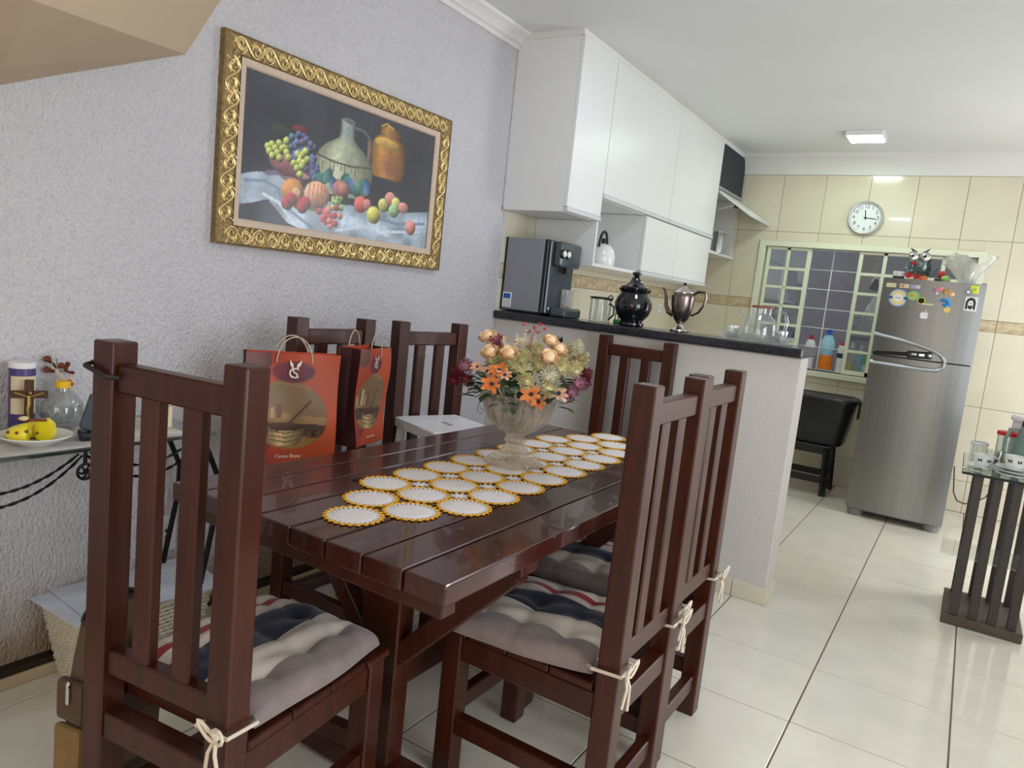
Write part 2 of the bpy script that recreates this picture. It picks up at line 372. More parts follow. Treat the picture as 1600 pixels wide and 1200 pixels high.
def wall_tile(rects, wall, fix, plane, border):
    k = (plane, border, tuple(tuple(round(v - rects[0][0 if i < 2 else 2], 4) for i, v in enumerate(r)) for r in rects))
    ox, oz = rects[0][0], rects[0][2]
    if k not in wt_cache:
        b = B()
        for x0, x1, z0, z1 in rects:
            if plane == 'y': b.box(x0 - ox, x1 - ox, 0, 0.008, z0 - oz, z1 - oz, bev=0.0008)
            else: b.box(-0.008, 0, x0 - ox, x1 - ox, z0 - oz, z1 - oz, bev=0.0008)
        wt_cache[k] = b.mesh('tile', 'wall_tile_pale' if border else 'wall_tile', 0)
    o = link('tile', wt_cache[k], wall)
    o.location = (ox, fix, oz) if plane == 'y' else (fix, ox, oz)
cols = [0.104 + 0.3265 * k for k in range(-7, 7)]
for a, c in zip(cols, cols[1:]):
    a_, c_ = max(a, XL), min(c, XR)
    if c_ - a_ < 0.02: continue
    for ri, (z0, z1) in enumerate(rows):
        rr = [r for r in subtract((a_ + g, c_ - g, z0 + g, z1 - g), (WX0, WX1, WZ0, WZ1)) if r[1] - r[0] > 0.005 and r[3] - r[2] > 0.005]
        if rr: wall_tile(rr, wb, YB, 'y', ri == 3)
ys = [0.02 + 0.3265 * k for k in range(0, 11)]
for a, c in zip(ys, ys[1:]):
    c_ = min(c, YB)
    if c_ - a < 0.02: continue
    for ri, (z0, z1) in enumerate(rows):
        wall_tile([(a + g, c_ - g, z0 + g, z1 - g)], wlk, XL, 'x', ri == 3)
# right-hand wall with its window and kitchen door openings, rear wall with its door
wr = struct(B().box(XR, XR + 0.12, YR, -2.85, 0, ZC).box(XR, XR + 0.12, -1.15, 1.25, 0, ZC).box(XR, XR + 0.12, 2.25, YB, 0, ZC)
            .box(XR, XR + 0.12, -2.85, -1.15, 0, 0.5).box(XR, XR + 0.12, -2.85, -1.15, 2.2, ZC).box(XR, XR + 0.12, 1.25, 2.25, 2.1, ZC).obj('wall_right', 'white_paint'))
wre = struct(B().box(XL, -0.6, YR - 0.12, YR, 0, ZC).box(1.2, XR, YR - 0.12, YR, 0, ZC).box(-0.6, 1.2, YR - 0.12, YR, 2.25, ZC).obj('wall_rear', 'white_paint'))
ceil = struct(B().box(XL - 0.15, XR + 0.15, YR - 0.15, YB + 0.15, ZC, ZC + 0.12).obj('ceiling', 'ceiling_paint'))
# cove trims
struct(B().prism([(XL, 2.535), (XL + 0.014, 2.535), (XL + 0.014, 2.556), (XL + 0.03, 2.562), (XL + 0.045, 2.585), (XL + 0.075, 2.6), (XL + 0.08, ZC), (XL, ZC)], 1, YR, -0.022).obj('trim_1', 'white_paint'))
struct(B().prism([(YB, 2.46), (YB - 0.012, 2.46), (YB - 0.016, 2.49), (YB - 0.03, 2.53), (YB - 0.06, 2.57), (YB - 0.1, 2.59), (YB - 0.1, ZC), (YB, ZC)], 0, XL, XR).obj('trim_2', 'white_paint'))
# baseboard along the left wall: a pale tile strip with a solid black strip above it
bl = sempty('baseboard_left')
B().box(XL, XL + 0.045, YR, -0.01, 0.001, 0.036, bev=0.002).obj('tile_strip', 'cream_paint', bl)
B().box(XL, XL + 0.038, YR, -0.01, 0.036, 0.056).obj('black_strip', 'strip_dark', bl)
# half-height divider wall
DX1, DY0, DY1, DZ = -0.305, 0.022, 0.175, 1.135
wd = struct(B().box(XL, DX1, DY0, DY1, 0, DZ, bev=0.004).obj('wall_divider', 'plaster_divider'))
bd = sempty('baseboard_divider')
for a, c in [(XL + 0.01, -1.80), (-1.797, -1.352), (-1.349, -0.904), (-0.901, -0.456), (-0.453, DX1 + 0.008)]:
    B().box(a, c, DY0 - 0.011, DY0 + 0.002, 0.001, 0.078, bev=0.001).obj('tile', 'wall_tile', bd)
B().box(DX1 - 0.002, DX1 + 0.009, DY0 + 0.004, DY1, 0.001, 0.078, bev=0.001).obj('tile', 'wall_tile', bd)
# underside of the stair flight at the upper left
so = bmesh.new()
A_ = (XL, -1.892, 1.93); B_ = (XL, -1.776, 2.137); C_ = (-1.287, -2.626, 1.75); D_ = (XL, -2.295, 1.745); E_ = (-1.70, -2.50, 1.694); F_ = (XL, -2.60, 1.60)
G_ = (XL, -1.52, ZC); H_ = (-0.95, -2.55, ZC); I_ = (-0.95, -3.1, ZC); J_ = (XL, -3.1, ZC); K_ = (-1.28, -3.1, 1.62); Lp = (XL, -3.1, 1.45); Bc = (-1.15, -2.56, 2.1)
vs = {k: so.verts.new(v) for k, v in dict(A=A_, B=B_, C=C_, D=D_, E=E_, F=F_, G=G_, H=H_, I=I_, J=J_, K=K_, L=Lp, P=Bc).items()}
for f in ('ABPC', 'BGHP', 'ACED', 'DEF', 'CKLFE', 'CPHIK', 'GJIH', 'KIJL'): so.faces.new([vs[k] for k in f])
bs = B(); bs.bm.free(); bs.bm = so
struct(bs.obj('ceiling_stair', 'cream_paint', smooth=0))

# window
wn = sempty('window_1', (0, 0, 0))
F = 0.045
fr = B().box(WX0 - 0.03, WX1 + 0.03, YB - 0.02, YB + 0.12, WZ1 - 0.005, WZ1 + 0.04, bev=0.003)
fr.box(WX0 - 0.03, WX0 + 0.02, YB - 0.02, YB + 0.12, WZ0, WZ1, bev=0.003).box(WX1 - 0.02, WX1 + 0.03, YB - 0.02, YB + 0.12, WZ0, WZ1, bev=0.003)
fr.obj('window_frame', 'window_paint', wn)
B().box(WX0 - 0.03, WX1 + 0.03, YB - 0.035, YB + 0.26, WZ0 - 0.045, WZ0, bev=0.003).obj('window_sill', 'window_paint', wn)
def sash(x0, x1, y, ncol=2):
    z0, z1 = WZ0 + 0.004, WZ1 - 0.008; s_ = B().box(x0, x1, y, y + 0.022, z0, z0 + 0.035, bev=0.002).box(x0, x1, y, y + 0.022, z1 - 0.02, z1, bev=0.002)
    s_.box(x0, x0 + 0.028, y - 0.001, y + 0.023, z0, z1, bev=0.002).box(x1 - 0.036, x1, y - 0.001, y + 0.023, z0, z1, bev=0.002)
    so_ = s_.obj('sash', 'window_paint', wn)
    nx = [x0 + 0.028 + (x1 - 0.036 - x0 - 0.028) * k / ncol for k in range(ncol + 1)]; nz = [z0 + 0.035 + (z1 - 0.02 - z0 - 0.035) * k / 6 for k in range(7)]
    for x in nx[1:-1]: B().box(x - 0.013, x + 0.013, y, y + 0.022, z0, z1, bev=0.001).obj('glazing_bar', 'window_paint', so_)
    for z in nz[1:-1]: B().box(x0, x1, y, y + 0.0215, z - 0.011, z + 0.011, bev=0.001).obj('glazing_bar', 'window_paint', so_)
    for a, c in zip(nx, nx[1:]):
        for d, e in zip(nz, nz[1:]): B().box(a, c, y + 0.009, y + 0.012, d, e).obj('pane', 'pane_glass', so_, smooth=0)
sash(WX0 + 0.035, -0.905, YB + 0.012); sash(-0.55, -0.17, YB + 0.012); sash(-0.175, WX1 - 0.02, YB + 0.04)
gr = B()
gl_ = sempty('window_grille'); gl_.parent = wn
for k in range(8): B().bar((-1.14 + 0.192 * k, YB + 0.135, WZ0), (-1.14 + 0.192 * k, YB + 0.135, WZ1), 0.008, 0.008).obj('grille_bar', 'grille_paint', gl_)
for k in range(6): B().bar((WX0, YB + 0.141, 1.09 + 0.158 * k), (WX1, YB + 0.141, 1.09 + 0.158 * k), 0.006, 0.006).obj('grille_bar', 'grille_paint', gl_)
# service yard seen through the window
struct(B().box(-3.2, 2.2, 4.35, 4.45, 0, 2.9).obj('wall_yard', 'yard_wall'))
struct(B().box(-3.2, 2.2, YB + 0.15, 4.35, -0.12, -0.02).obj('floor_yard', 'floor_joint'))

# ceiling lamps
def panel(name, label, x, y, half, led):
    t = thing(name, label, 'ceiling light', (x, y, ZC), 0, 'square ceiling panels')
    B().box(-half, half, -half, half, -0.036, -0.0, bev=0.004).obj('housing', 'white_plastic', t)
    B().box(-half + 0.012, half - 0.012, -half + 0.012, half - 0.012, -0.0385, -0.0365).obj('diffuser', led, t)
panel('ceiling_light', 'square surface-mounted lamp glowing on the kitchen ceiling', -0.535, 2.30, 0.118, 'led')
panel('ceiling_light', 'square cool white ceiling lamp above the dining end of the counter', -0.64, -0.38, 0.118, 'led_cool')

# wall sockets
def socket(loc, plane, label, sz=(0.05, 0.075)):
    t = thing('wall_socket', label, 'socket', loc)
    a, c = sz
    B().box(0, 0.011, -a / 2, a / 2, -c / 2, c / 2, bev=0.003).obj('cover_plate', 'white_plastic', t)
    for dz in (-0.012, 0.012): B().box(0.0105, 0.0122, -0.006, 0.006, dz - 0.006, dz + 0.006).obj('slot', 'ink', t)
socket((XL, -1.89, 0.345), 'x', 'white wall socket low on the plaster wall under the glass side table', (0.075, 0.13))
socket((XL, 2.45, 1.27), 'x', 'white wall socket on the beige tiles under the wall cabinets')
# ---------------------------------------------------------------- dining table
TZ = 0.78
tb = thing('dining_table', 'dark mahogany plank-top dining table with trestle legs in front of the plaster wall', 'table', (-0.795, -1.575, 0))
nb = 8; TX0, TX1 = -1.20, -0.39; pw = (TX1 - TX0) / nb; L2 = 0.775
pm = B().box(-pw / 2 + 0.0022, pw / 2 - 0.0022, -L2, L2, TZ - 0.042, TZ, bev=0.004, seg=2).mesh('plank', 'wood_top')
for k in range(nb):
    o = link('plank', pm, tb); o.location = (TX0 + pw * (k + 0.5) + 0.795, 0, 0)
for sy in (-1, 1):
    y = sy * 0.40
    B().box(-0.36, 0.36, y - 0.035, y + 0.035, TZ - 0.10, TZ - 0.043, bev=0.004).obj('top_batten', 'wood', tb)
    B().box(-0.10, 0.025, y - 0.03, y + 0.03, 0.07, TZ - 0.10, bev=0.004).obj('leg', 'wood', tb)
    B().box(-0.30, 0.23, y - 0.04, y + 0.04, 0.0, 0.075, bev=0.012).obj('foot', 'wood', tb)
    B().bar((0.012, y, 0.36), (0.33, y, TZ - 0.10), 0.05, 0.045, bev=0.003, up=(0, 1, 0)).obj('brace', 'wood', tb)
    B().bar((-0.087, y, 0.36), (-0.36, y, TZ - 0.10), 0.05, 0.045, bev=0.003, up=(0, 1, 0)).obj('brace', 'wood', tb)
B().box(-0.065, -0.012, -0.37, 0.37, 0.24, 0.32, bev=0.004).obj('stretcher', 'wood', tb)
B().box(-0.39, 0.39, -L2 + 0.012, -L2 + 0.055, TZ - 0.072, TZ - 0.043, bev=0.003).obj('end_batten', 'wood', tb)
B().box(-0.39, 0.39, L2 - 0.055, L2 - 0.012, TZ - 0.072, TZ - 0.043, bev=0.003).obj('end_batten', 'wood', tb)

# ---------------------------------------------------------------- chairs
def make_chair(label):
    t = thing('dining_chair', label, 'chair', group='slat-back dining chairs around the table')
    W, Dp, P_ = 0.195, 0.245, 0.055
    for s in (-1, 1):
        x0, x1 = (s * W, s * (W - P_)) if s < 0 else (W - P_, W)
        B().box(x0, x1, -Dp, -Dp + P_, 0, 1.13, bev=0.004, seg=2).obj('leg', 'wood', t)
        B().box(x0, x1, Dp - P_, Dp, 0, 0.405, bev=0.004, seg=2).obj('leg', 'wood', t)
        xa, xb = (x0 + 0.008, x1 - 0.012) if s < 0 else (x0 + 0.012, x1 - 0.008)
        B().box(xa, xb, -Dp + P_, Dp - P_, 0.335, 0.40, bev=0.003).obj('seat_rail', 'wood', t)
        B().box(xa, xb, -Dp + P_, Dp - P_, 0.128, 0.178, bev=0.003).obj('stretcher', 'wood', t)
    B().box(-W + P_, W - P_, -Dp + 0.01, -Dp + 0.045, 1.035, 1.09, bev=0.004).obj('top_rail', 'wood', t)
    B().box(-W + P_, W - P_, -Dp + 0.01, -Dp + 0.045, 0.47, 0.52, bev=0.004).obj('back_rail', 'wood', t)
    B().box(-W + P_, W - P_, -Dp + 0.006, -Dp + 0.05, 0.335, 0.39, bev=0.003).obj('seat_rail', 'wood', t)
    B().box(-W + P_, W - P_, Dp - 0.046, Dp - 0.008, 0.335, 0.40, bev=0.003).obj('seat_rail', 'wood', t)
    B().box(-W + P_, W - P_, Dp - 0.043, Dp - 0.012, 0.17, 0.22, bev=0.003).obj('stretcher', 'wood', t)
    B().box(-W + P_, W - P_, -Dp + 0.012, -Dp + 0.043, 0.09, 0.14, bev=0.003).obj('stretcher', 'wood', t)
    gap = (2 * (W - P_) - 2 * 0.048) / 3
    sm = B().box(-0.024, 0.024, -Dp + 0.014, -Dp + 0.04, 0.515, 1.04, bev=0.004).mesh('slat', 'wood')
    for k in range(2):
        o = link('slat', sm, t); o.location = (-W + P_ + gap + 0.024 + k * (gap + 0.048), 0, 0)
    sp = B().box(-W + 0.004, W - 0.004, -0.058, 0.058, 0.402, 0.422, bev=0.003).mesh('seat_board', 'wood')
    for k, y in enumerate((-0.125, -0.005, 0.115)):
        o = link('seat_board', sp, t); o.location = (0, y, 0)
    B().box(-W - 0.004, W + 0.004, 0.175, Dp + 0.012, 0.4055, 0.422, bev=0.003).obj('seat_board', 'wood', t)
    return t
R_ = math.radians
ch0 = make_chair('dark wooden slat-back chair in the left foreground with a brown bag on its post')
ch0.location = (-0.912, -2.338, 0); ch0.rotation_euler = (0, 0, R_(7))
chR1 = dup(ch0, (-0.486, -1.667, 0), R_(90), 'dark wooden slat-back chair on the right side of the table, nearest the camera')
chR2 = dup(ch0, (-0.505, -1.245, 0), R_(90), 'dark wooden slat-back chair on the right side of the table, the farther one')
chL1 = dup(ch0, (-1.452, -1.425, 0), R_(-90), 'dark wooden slat-back chair against the plaster wall behind the orange paper bags')
chL2 = dup(ch0, (-1.385, -0.97, 0), R_(-98), 'dark wooden slat-back chair against the plaster wall with a white stool on its seat')
chF = dup(ch0, (-1.042, -0.272, 0), R_(180), 'dark wooden slat-back chair at the far end of the table before the half-height wall')

# ---------------------------------------------------------------- seat cushions
def make_cushion(name, label, loc, rz, seed, ties):
    t = thing(name, label, 'cushion', loc, rz, 'striped seat cushions')
    rnd = random.Random(seed); n = 44; Wd, Dd = 0.197, 0.212
    stripes = [(-1.0, -0.58, 0), (-0.58, -0.2, 1), (-0.2, 0.34, 2), (0.34, 0.52, 1), (0.52, 0.64, 3), (0.64, 0.82, 1), (0.82, 1.01, 0)]
    tufts = [(a, c) for a in (-0.56, 0.0, 0.56) for c in (-0.5, 0.05, 0.6)]
    top = []; bot = []; bm = bmesh.new()
    for j in range(n + 1):
        rt = []; rb = []
        for i in range(n + 1):
            u = -1 + 2 * i / n; v = -1 + 2 * j / n
            e = max(abs(u), abs(v)); pf = max(0.0, (1 - abs(u) ** 5) * (1 - abs(v) ** 5)) ** 0.42
            d = 1.0
            for a, c in tufts: d -= 0.26 * math.exp(-((u - a) ** 2 + (v - c) ** 2) / 0.022)
            for a in (-0.58, -0.2, 0.34, 0.82): d -= 0.06 * math.exp(-((u - a) / 0.045) ** 2)
            for c in (-0.5, 0.05, 0.6): d -= 0.07 * math.exp(-((v - c) / 0.05) ** 2)
            d += 0.07 * math.sin(7 * u + seed) * math.sin(6 * v + 2 * seed) + 0.05 * math.sin(19 * u + 5 * v + seed)
            r = 1 - 0.05 * (u * u * v * v) + 0.012 * math.sin(5 * v + seed)
            x = u * Wd * r; y = v * Dd * (1 - 0.05 * u * u * v * v + 0.012 * math.sin(5 * u + seed))
            rt.append(bm.verts.new((x, y, 0.018 + 0.052 * pf * max(0.25, d)))); rb.append(bm.verts.new((x, y, 0.018 - 0.017 * pf)) if 0 < i < n and 0 < j < n else rt[-1])
        top.append(rt); bot.append(rb)
    for j in range(n):
        for i in range(n):
            u = -1 + 2 * (i + 0.5) / n; mi = next(m for a, c, m in stripes if a <= u < c)
            f = bm.faces.new((top[j][i], top[j][i + 1], top[j + 1][i + 1], top[j + 1][i])); f.material_index = mi
            q_ = [bot[j][i], bot[j + 1][i], bot[j + 1][i + 1], bot[j][i + 1]]
            f = bm.faces.new(q_); f.material_index = mi
    b = B(); b.bm.free(); b.bm = bm
    b.obj('pad', ['cushion_grey', 'cushion_cream', 'cushion_navy', 'cushion_red'], t, smooth=80)
    for s in ties:
        # string around the chair post, tied in a bow at its outer back corner
        x0, x1 = s * 0.132, s * 0.207; y0, y1 = -0.289, -0.217
        B().tube([(s * 0.17, y1 + 0.03, 0.03), (x1, y1, 0.045), (x1, y0, 0.05), (x0, y0, 0.05), (x0, y1, 0.04), (s * 0.15, y1 + 0.03, 0.03)], 0.0042, 6).obj('tie_string', 'tie_cotton', t)
        k = (s * 0.185, y0 - 0.004, 0.05)
        bow = B().ico(k, 0.009)
        for a, rr in ((0.9, 0.024), (2.3, 0.02)):
            lp = [(k[0] + math.cos(a) * rr * (1 - math.cos(h)) + 0.01 * math.sin(h) * math.sin(a), k[1] - 0.004 - 0.01 * math.sin(h / 2), k[2] + math.sin(a) * rr * (1 - math.cos(h)) * 0.6 + 0.012 * math.sin(h)) for h in [q * 2 * PI / 10 for q in range(10)]]
            bow.tube(lp, 0.0034, 6, cyc=True)
        for dx, dz in ((-0.012, -0.075), (0.016, -0.095)):
            bow.tube([k, (k[0] + dx * 0.6, k[1] - 0.008, k[2] - 0.03), (k[0] + dx * 1.3, k[1] - 0.005, k[2] + dz)], 0.0036, 6)
        bow.obj('tie_bow', 'tie_cotton', t)
    return t
CZ = 0.4225
# local frame of the cushion: +Y towards the seat front, stripes run front to back
def cush_at(ch, flip, **k):
    l = ch.location; rz = ch.rotation_euler[2]; return (l.x, l.y, CZ), rz
def cushion(name, label, ch, mirror, seed, ties, off=0.034, skew=0.0, side=0.0):
    l = ch.location; rz = ch.rotation_euler[2]
    p = (l.x - math.sin(rz) * off, l.y + math.cos(rz) * off, CZ)
    t = make_cushion(name, label, p, rz, seed, [(-s if mirror else s) for s in ties])
    t.children[0].rotation_euler = (0, 0, skew); t.children[0].location = (side, abs(side) * 0.5, 0)
    if mirror:
        for o in t.children:
            for v in o.data.vertices: v.co.x = -v.co.x
            o.data.flip_normals()
    return t
cushion('seat_cushion', 'grey, cream, navy and red striped cushion tied to the left foreground chair', ch0, True, 1.0, (1,))
cushion('seat_cushion', 'striped tufted cushion on the nearer right-hand chair with a grey stripe along its near side', chR1, False, 2.4, (-1, 1), skew=R_(8), side=-0.028)
cushion('seat_cushion', 'striped tufted cushion on the farther right-hand chair, partly hidden by the nearer chair back', chR2, False, 4.1, (-1, 1), skew=0.0)
# ---------------------------------------------------------------- flat prints drawn as vertex colours on a grid
class Print:
    def __init__(s, nx, ny, asp, bg):
        s.nx, s.ny, s.asp = nx, ny, asp
        s.U, s.V = np.meshgrid(np.linspace(0, 1, nx), np.linspace(0, 1, ny)); s.C = np.zeros((ny, nx, 3)); s.C[:] = bg
    def noise(s, sc, seed):
        r = np.random.RandomState(seed); k = r.rand(sc + 2, int(sc * s.asp) + 2); a = s.V * sc; b = s.U * sc * s.asp
        i = np.floor(a).astype(int); j = np.floor(b).astype(int); fa = a - i; fb = b - j; fa = fa * fa * (3 - 2 * fa); fb = fb * fb * (3 - 2 * fb)
        i = np.clip(i, 0, k.shape[0] - 2); j = np.clip(j, 0, k.shape[1] - 2)
        return (k[i, j] * (1 - fa) + k[i + 1, j] * fa) * (1 - fb) + (k[i, j + 1] * (1 - fa) + k[i + 1, j + 1] * fa) * fb
    def mix(s, m, c): s.C += (np.asarray(c, float) - s.C) * m[..., None]
    def ell(s, cx, cy, rx, ry, c, shade=0.45, rot=0.0, soft=0.12, op=1.0):
        du = (s.U - cx) * s.asp; dv = s.V - cy; cr_, sr = math.cos(rot), math.sin(rot); a = (du * cr_ + dv * sr) / (rx * s.asp); b = (-du * sr + dv * cr_) / ry
        d = np.sqrt(a * a + b * b); m = np.clip((1 - d) / soft, 0, 1) * op
        l = 1 + shade * (-0.5 * a + 0.6 * b) - 0.25 * shade * d * d
        col = np.clip(np.asarray(c, float)[None, None] * l[..., None], 0, 255); s.C = s.C * (1 - m[..., None]) + col * m[..., None]
    def poly(s, pts, c, soft=0, tex=None):
        ins = np.zeros(s.U.shape, bool); n = len(pts)
        for k in range(n):
            x0, y0 = pts[k]; x1, y1 = pts[(k + 1) % n]
            if y0 == y1: continue
            ins ^= ((s.V > min(y0, y1)) & (s.V <= max(y0, y1)) & (s.U < (s.V - y0) / (y1 - y0) * (x1 - x0) + x0))
        col = np.asarray(c, float)[None, None] * (tex[..., None] if tex is not None else 1.0); m = ins[..., None] * 1.0; s.C = s.C * (1 - m) + np.clip(col + 0 * s.C, 0, 255) * m
    def body(s, cx, prof, c, shade=0.6, tex=None):
        # turned vessel: prof = [(v, half width)] bottom to top
        v = np.array([p[0] for p in prof]); h = np.array([p[1] for p in prof]); hw = np.interp(s.V, v, h, left=0, right=0)
        a = (s.U - cx) / np.maximum(hw, 1e-4); m = np.clip((1 - np.abs(a)) * hw / 0.006, 0, 1) * (hw > 0)
        l = 1 - shade * 0.5 * np.abs(a + 0.25) ** 1.5 + 0.15 * np.exp(-((a + 0.4) / 0.25) ** 2)
        if tex is not None: l = l * tex
        col = np.clip(np.asarray(c, float)[None, None] * l[..., None], 0, 255); s.C = s.C * (1 - m[..., None]) + col * m[..., None]
    def line(s, pts, wd, c):
        for (x0, y0), (x1, y1) in zip(pts, pts[1:]):
            dx, dy = (x1 - x0) * s.asp, y1 - y0; L_ = math.hypot(dx, dy) + 1e-9
            t = np.clip((((s.U - x0) * s.asp) * dx + (s.V - y0) * dy) / L_ ** 2, 0, 1)
            d = np.hypot((s.U - x0) * s.asp - t * dx, s.V - y0 - t * dy); s.mix(np.clip((wd - d) / (wd * 0.4), 0, 1), c)
    def grid(s, f, name, matname, parent):
        me = bpy.data.meshes.new(name); uu = s.U.ravel(); vv = s.V.ravel(); co = f(uu, vv)
        idx = np.arange(s.nx * s.ny).reshape(s.ny, s.nx); q = np.stack([idx[:-1, :-1], idx[:-1, 1:], idx[1:, 1:], idx[1:, :-1]], -1).reshape(-1, 4)
        me.from_pydata(co.tolist(), [], q.tolist()); at = me.color_attributes.new('print', 'FLOAT_COLOR', 'POINT')
        c = np.clip(s.C.reshape(-1, 3) / 255.0, 0, 1); c = np.where(c <= 0.04045, c / 12.92, ((c + 0.055) / 1.055) ** 2.4)
        at.data.foreach_set('color', np.concatenate([c, np.ones((len(c), 1))], 1).astype(np.float32).ravel())
        me.materials.append(MATS[matname]); me.polygons.foreach_set('use_smooth', [True] * len(me.polygons)); return link(name, me, parent)

# ---------------------------------------------------------------- framed still life
PY0, PY1, PZ0, PZ1 = -1.771, -0.543, 1.353, 2.052
pc = ((PY0 + PY1) / 2, (PZ0 + PZ1) / 2); hw, hh = (PY1 - PY0) / 2, (PZ1 - PZ0) / 2
pa = thing('framed_painting', 'gilt-framed still life painting of jugs, grapes and fruit hanging on the plaster wall', 'painting', (XL, pc[0], pc[1]))
p = Print(300, 148, 2.027, (44, 46, 58))
nz = p.noise(5, 1); p.C *= (0.82 + 0.36 * nz)[..., None]; p.mix(np.clip((p.U - 0.45) * 0.5, 0, 0.3), (72, 74, 82))
p.poly([(0, 0), (1, 0), (1, 0.24), (0.3, 0.2), (0, 0.12)], (52, 58, 70), tex=0.8 + 0.4 * p.noise(8, 2))
ct = 0.72 + 0.5 * p.noise(9, 3)
p.poly([(0, 0.10), (0, 0.30), (0.06, 0.34), (0.15, 0.37), (0.26, 0.30), (0.42, 0.24), (0.6, 0.25), (0.8, 0.27), (1, 0.33), (1, 0), (0.27, 0), (0.21, 0.03), (0.165, 0.10), (0.12, 0.17), (0.06, 0.13)], (168, 186, 204), tex=ct)
for k, pts in enumerate([[(0.02, 0.27), (0.1, 0.29), (0.2, 0.24)], [(0.1, 0.2), (0.17, 0.16), (0.24, 0.03)], [(0.16, 0.24), (0.22, 0.12), (0.33, 0.02)], [(0.5, 0.12), (0.7, 0.08), (0.95, 0.14)], [(0.62, 0.2), (0.8, 0.17), (0.98, 0.22)], [(0.45, 0.03), (0.6, 0.1), (0.75, 0.06)]]):
    p.line(pts, 0.014, (206, 220, 230) if k % 2 else (120, 140, 168))
p.line([(0.11, 0.35), (0.16, 0.37), (0.24, 0.31)], 0.022, (118, 104, 136))
p.body(0.716, [(0.53, 0.09), (0.58, 0.102), (0.75, 0.106), (0.80, 0.104), (0.845, 0.085), (0.87, 0.058), (0.90, 0.062), (0.925, 0.058), (0.94, 0.04), (0.955, 0.012)], (190, 122, 42), 0.8, 0.85 + 0.3 * p.noise(9, 9))
p.ell(0.70, 0.81, 0.075, 0.045, (214, 160, 60), 0.3); p.line([(0.66, 0.935), (0.69, 0.965), (0.73, 0.94)], 0.011, (204, 150, 56)); p.line([(0.6, 0.62), (0.596, 0.78)], 0.022, (170, 96, 50))
p.mix(np.clip(1 - np.hypot((p.U - 0.73) / 0.09, (p.V - 0.62) / 0.14), 0, 0.75), (150, 88, 62))
p.body(0.475, [(0.30, 0.10), (0.36, 0.135), (0.45, 0.152), (0.55, 0.155), (0.62, 0.135), (0.68, 0.10), (0.72, 0.062), (0.75, 0.04), (0.80, 0.034), (0.86, 0.036), (0.885, 0.038), (0.89, 0.036)], (176, 182, 146), 0.7, 0.9 + 0.2 * p.noise(10, 4))
p.mix(np.clip(1 - np.hypot((p.U - 0.476) / 0.05, (p.V - 0.8) / 0.13), 0, 0.8), (132, 150, 150)); p.ell(0.482, 0.885, 0.036, 0.02, (96, 108, 108), 0.2)
p.line([(0.515, 0.85), (0.565, 0.845), (0.6, 0.80), (0.607, 0.7), (0.60, 0.62)], 0.012, (84, 104, 118)); p.line([(0.325, 0.575), (0.4, 0.552), (0.5, 0.545), (0.62, 0.572)], 0.009, (84, 76, 58))
for k in range(14): p.line([(0.34 + k * 0.019, 0.55 - 0.02 * math.sin(k)), (0.34 + k * 0.019, 0.50 - 0.03 * math.sin(k * 2.1))], 0.006, (120, 112, 80))
p.ell(0.228, 0.42, 0.118, 0.085, (136, 78, 84), 0.7, rot=-0.12); p.ell(0.225, 0.34, 0.05, 0.022, (124, 84, 96), 0.4); p.ell(0.27, 0.385, 0.035, 0.02, (206, 160, 168), 0.2, op=0.7)
rs = np.random.RandomState(3)
p.ell(0.165, 0.655, 0.055, 0.05, (46, 60, 46), 0.4); p.ell(0.245, 0.71, 0.04, 0.03, (126, 36, 40), 0.4)
for k in range(70):
    a, r = rs.rand() * 6.28, rs.rand() ** 0.5; p.ell(0.25 + 0.07 * r * math.cos(a), 0.575 + 0.10 * r * math.sin(a), 0.0145, 0.028, (72 + rs.randint(30), 84 + rs.randint(30), 122 + rs.randint(40)), 0.9)
for k in range(14): p.ell(0.315 + rs.randn() * 0.012, 0.53 - k * 0.011, 0.0135, 0.026, (74, 86, 130), 0.9)
for (gx, gy) in [(0.108, 0.53), (0.125, 0.55), (0.115, 0.50), (0.14, 0.53), (0.155, 0.57), (0.15, 0.50), (0.17, 0.54), (0.13, 0.475), (0.16, 0.47), (0.185, 0.56), (0.19, 0.52), (0.2, 0.49), (0.185, 0.60), (0.225, 0.46), (0.24, 0.53), (0.255, 0.51), (0.265, 0.54), (0.25, 0.48), (0.27, 0.48), (0.285, 0.51), (0.24, 0.43), (0.262, 0.455), (0.255, 0.39), (0.275, 0.565)]: p.ell(gx, gy, 0.0155, 0.03, (178, 190, 84), 0.9)
for k in range(9): p.ell(0.36 + 0.03 * k, 0.40 + 0.035 * math.sin(k * 1.9), 0.034, 0.045, ((52, 112, 108), (60, 128, 116), (72, 110, 160))[k % 3], 0.5, rot=k)
p.ell(0.31, 0.175, 0.115, 0.045, (206, 200, 168), 0.3); p.ell(0.31, 0.182, 0.098, 0.036, (120, 116, 104), 0.2)
p.ell(0.228, 0.258, 0.056, 0.10, (196, 122, 52), 0.8); p.ell(0.243, 0.26, 0.02, 0.035, (224, 170, 120), 0.2); p.ell(0.343, 0.275, 0.066, 0.105, (222, 152, 112), 0.7)
for k in range(5): p.line([(0.308 + k * 0.018, 0.35), (0.302 + k * 0.021, 0.275), (0.308 + k * 0.018, 0.20)], 0.006, (184, 112, 84))
for sx, sy in ((0.205, 0.165), (0.25, 0.19), (0.29, 0.195), (0.225, 0.205), (0.275, 0.16)): p.ell(sx, sy, 0.028, 0.05, (172, 46, 48), 0.8)
p.ell(0.46, 0.345, 0.046, 0.085, (158, 92, 92), 0.8); p.ell(0.475, 0.36, 0.03, 0.05, (190, 112, 96), 0.6)
for k in range(16): p.ell(0.42 + rs.rand() * 0.05, 0.20 + rs.rand() * 0.09, 0.012, 0.023, (148, 176, 96), 0.8)
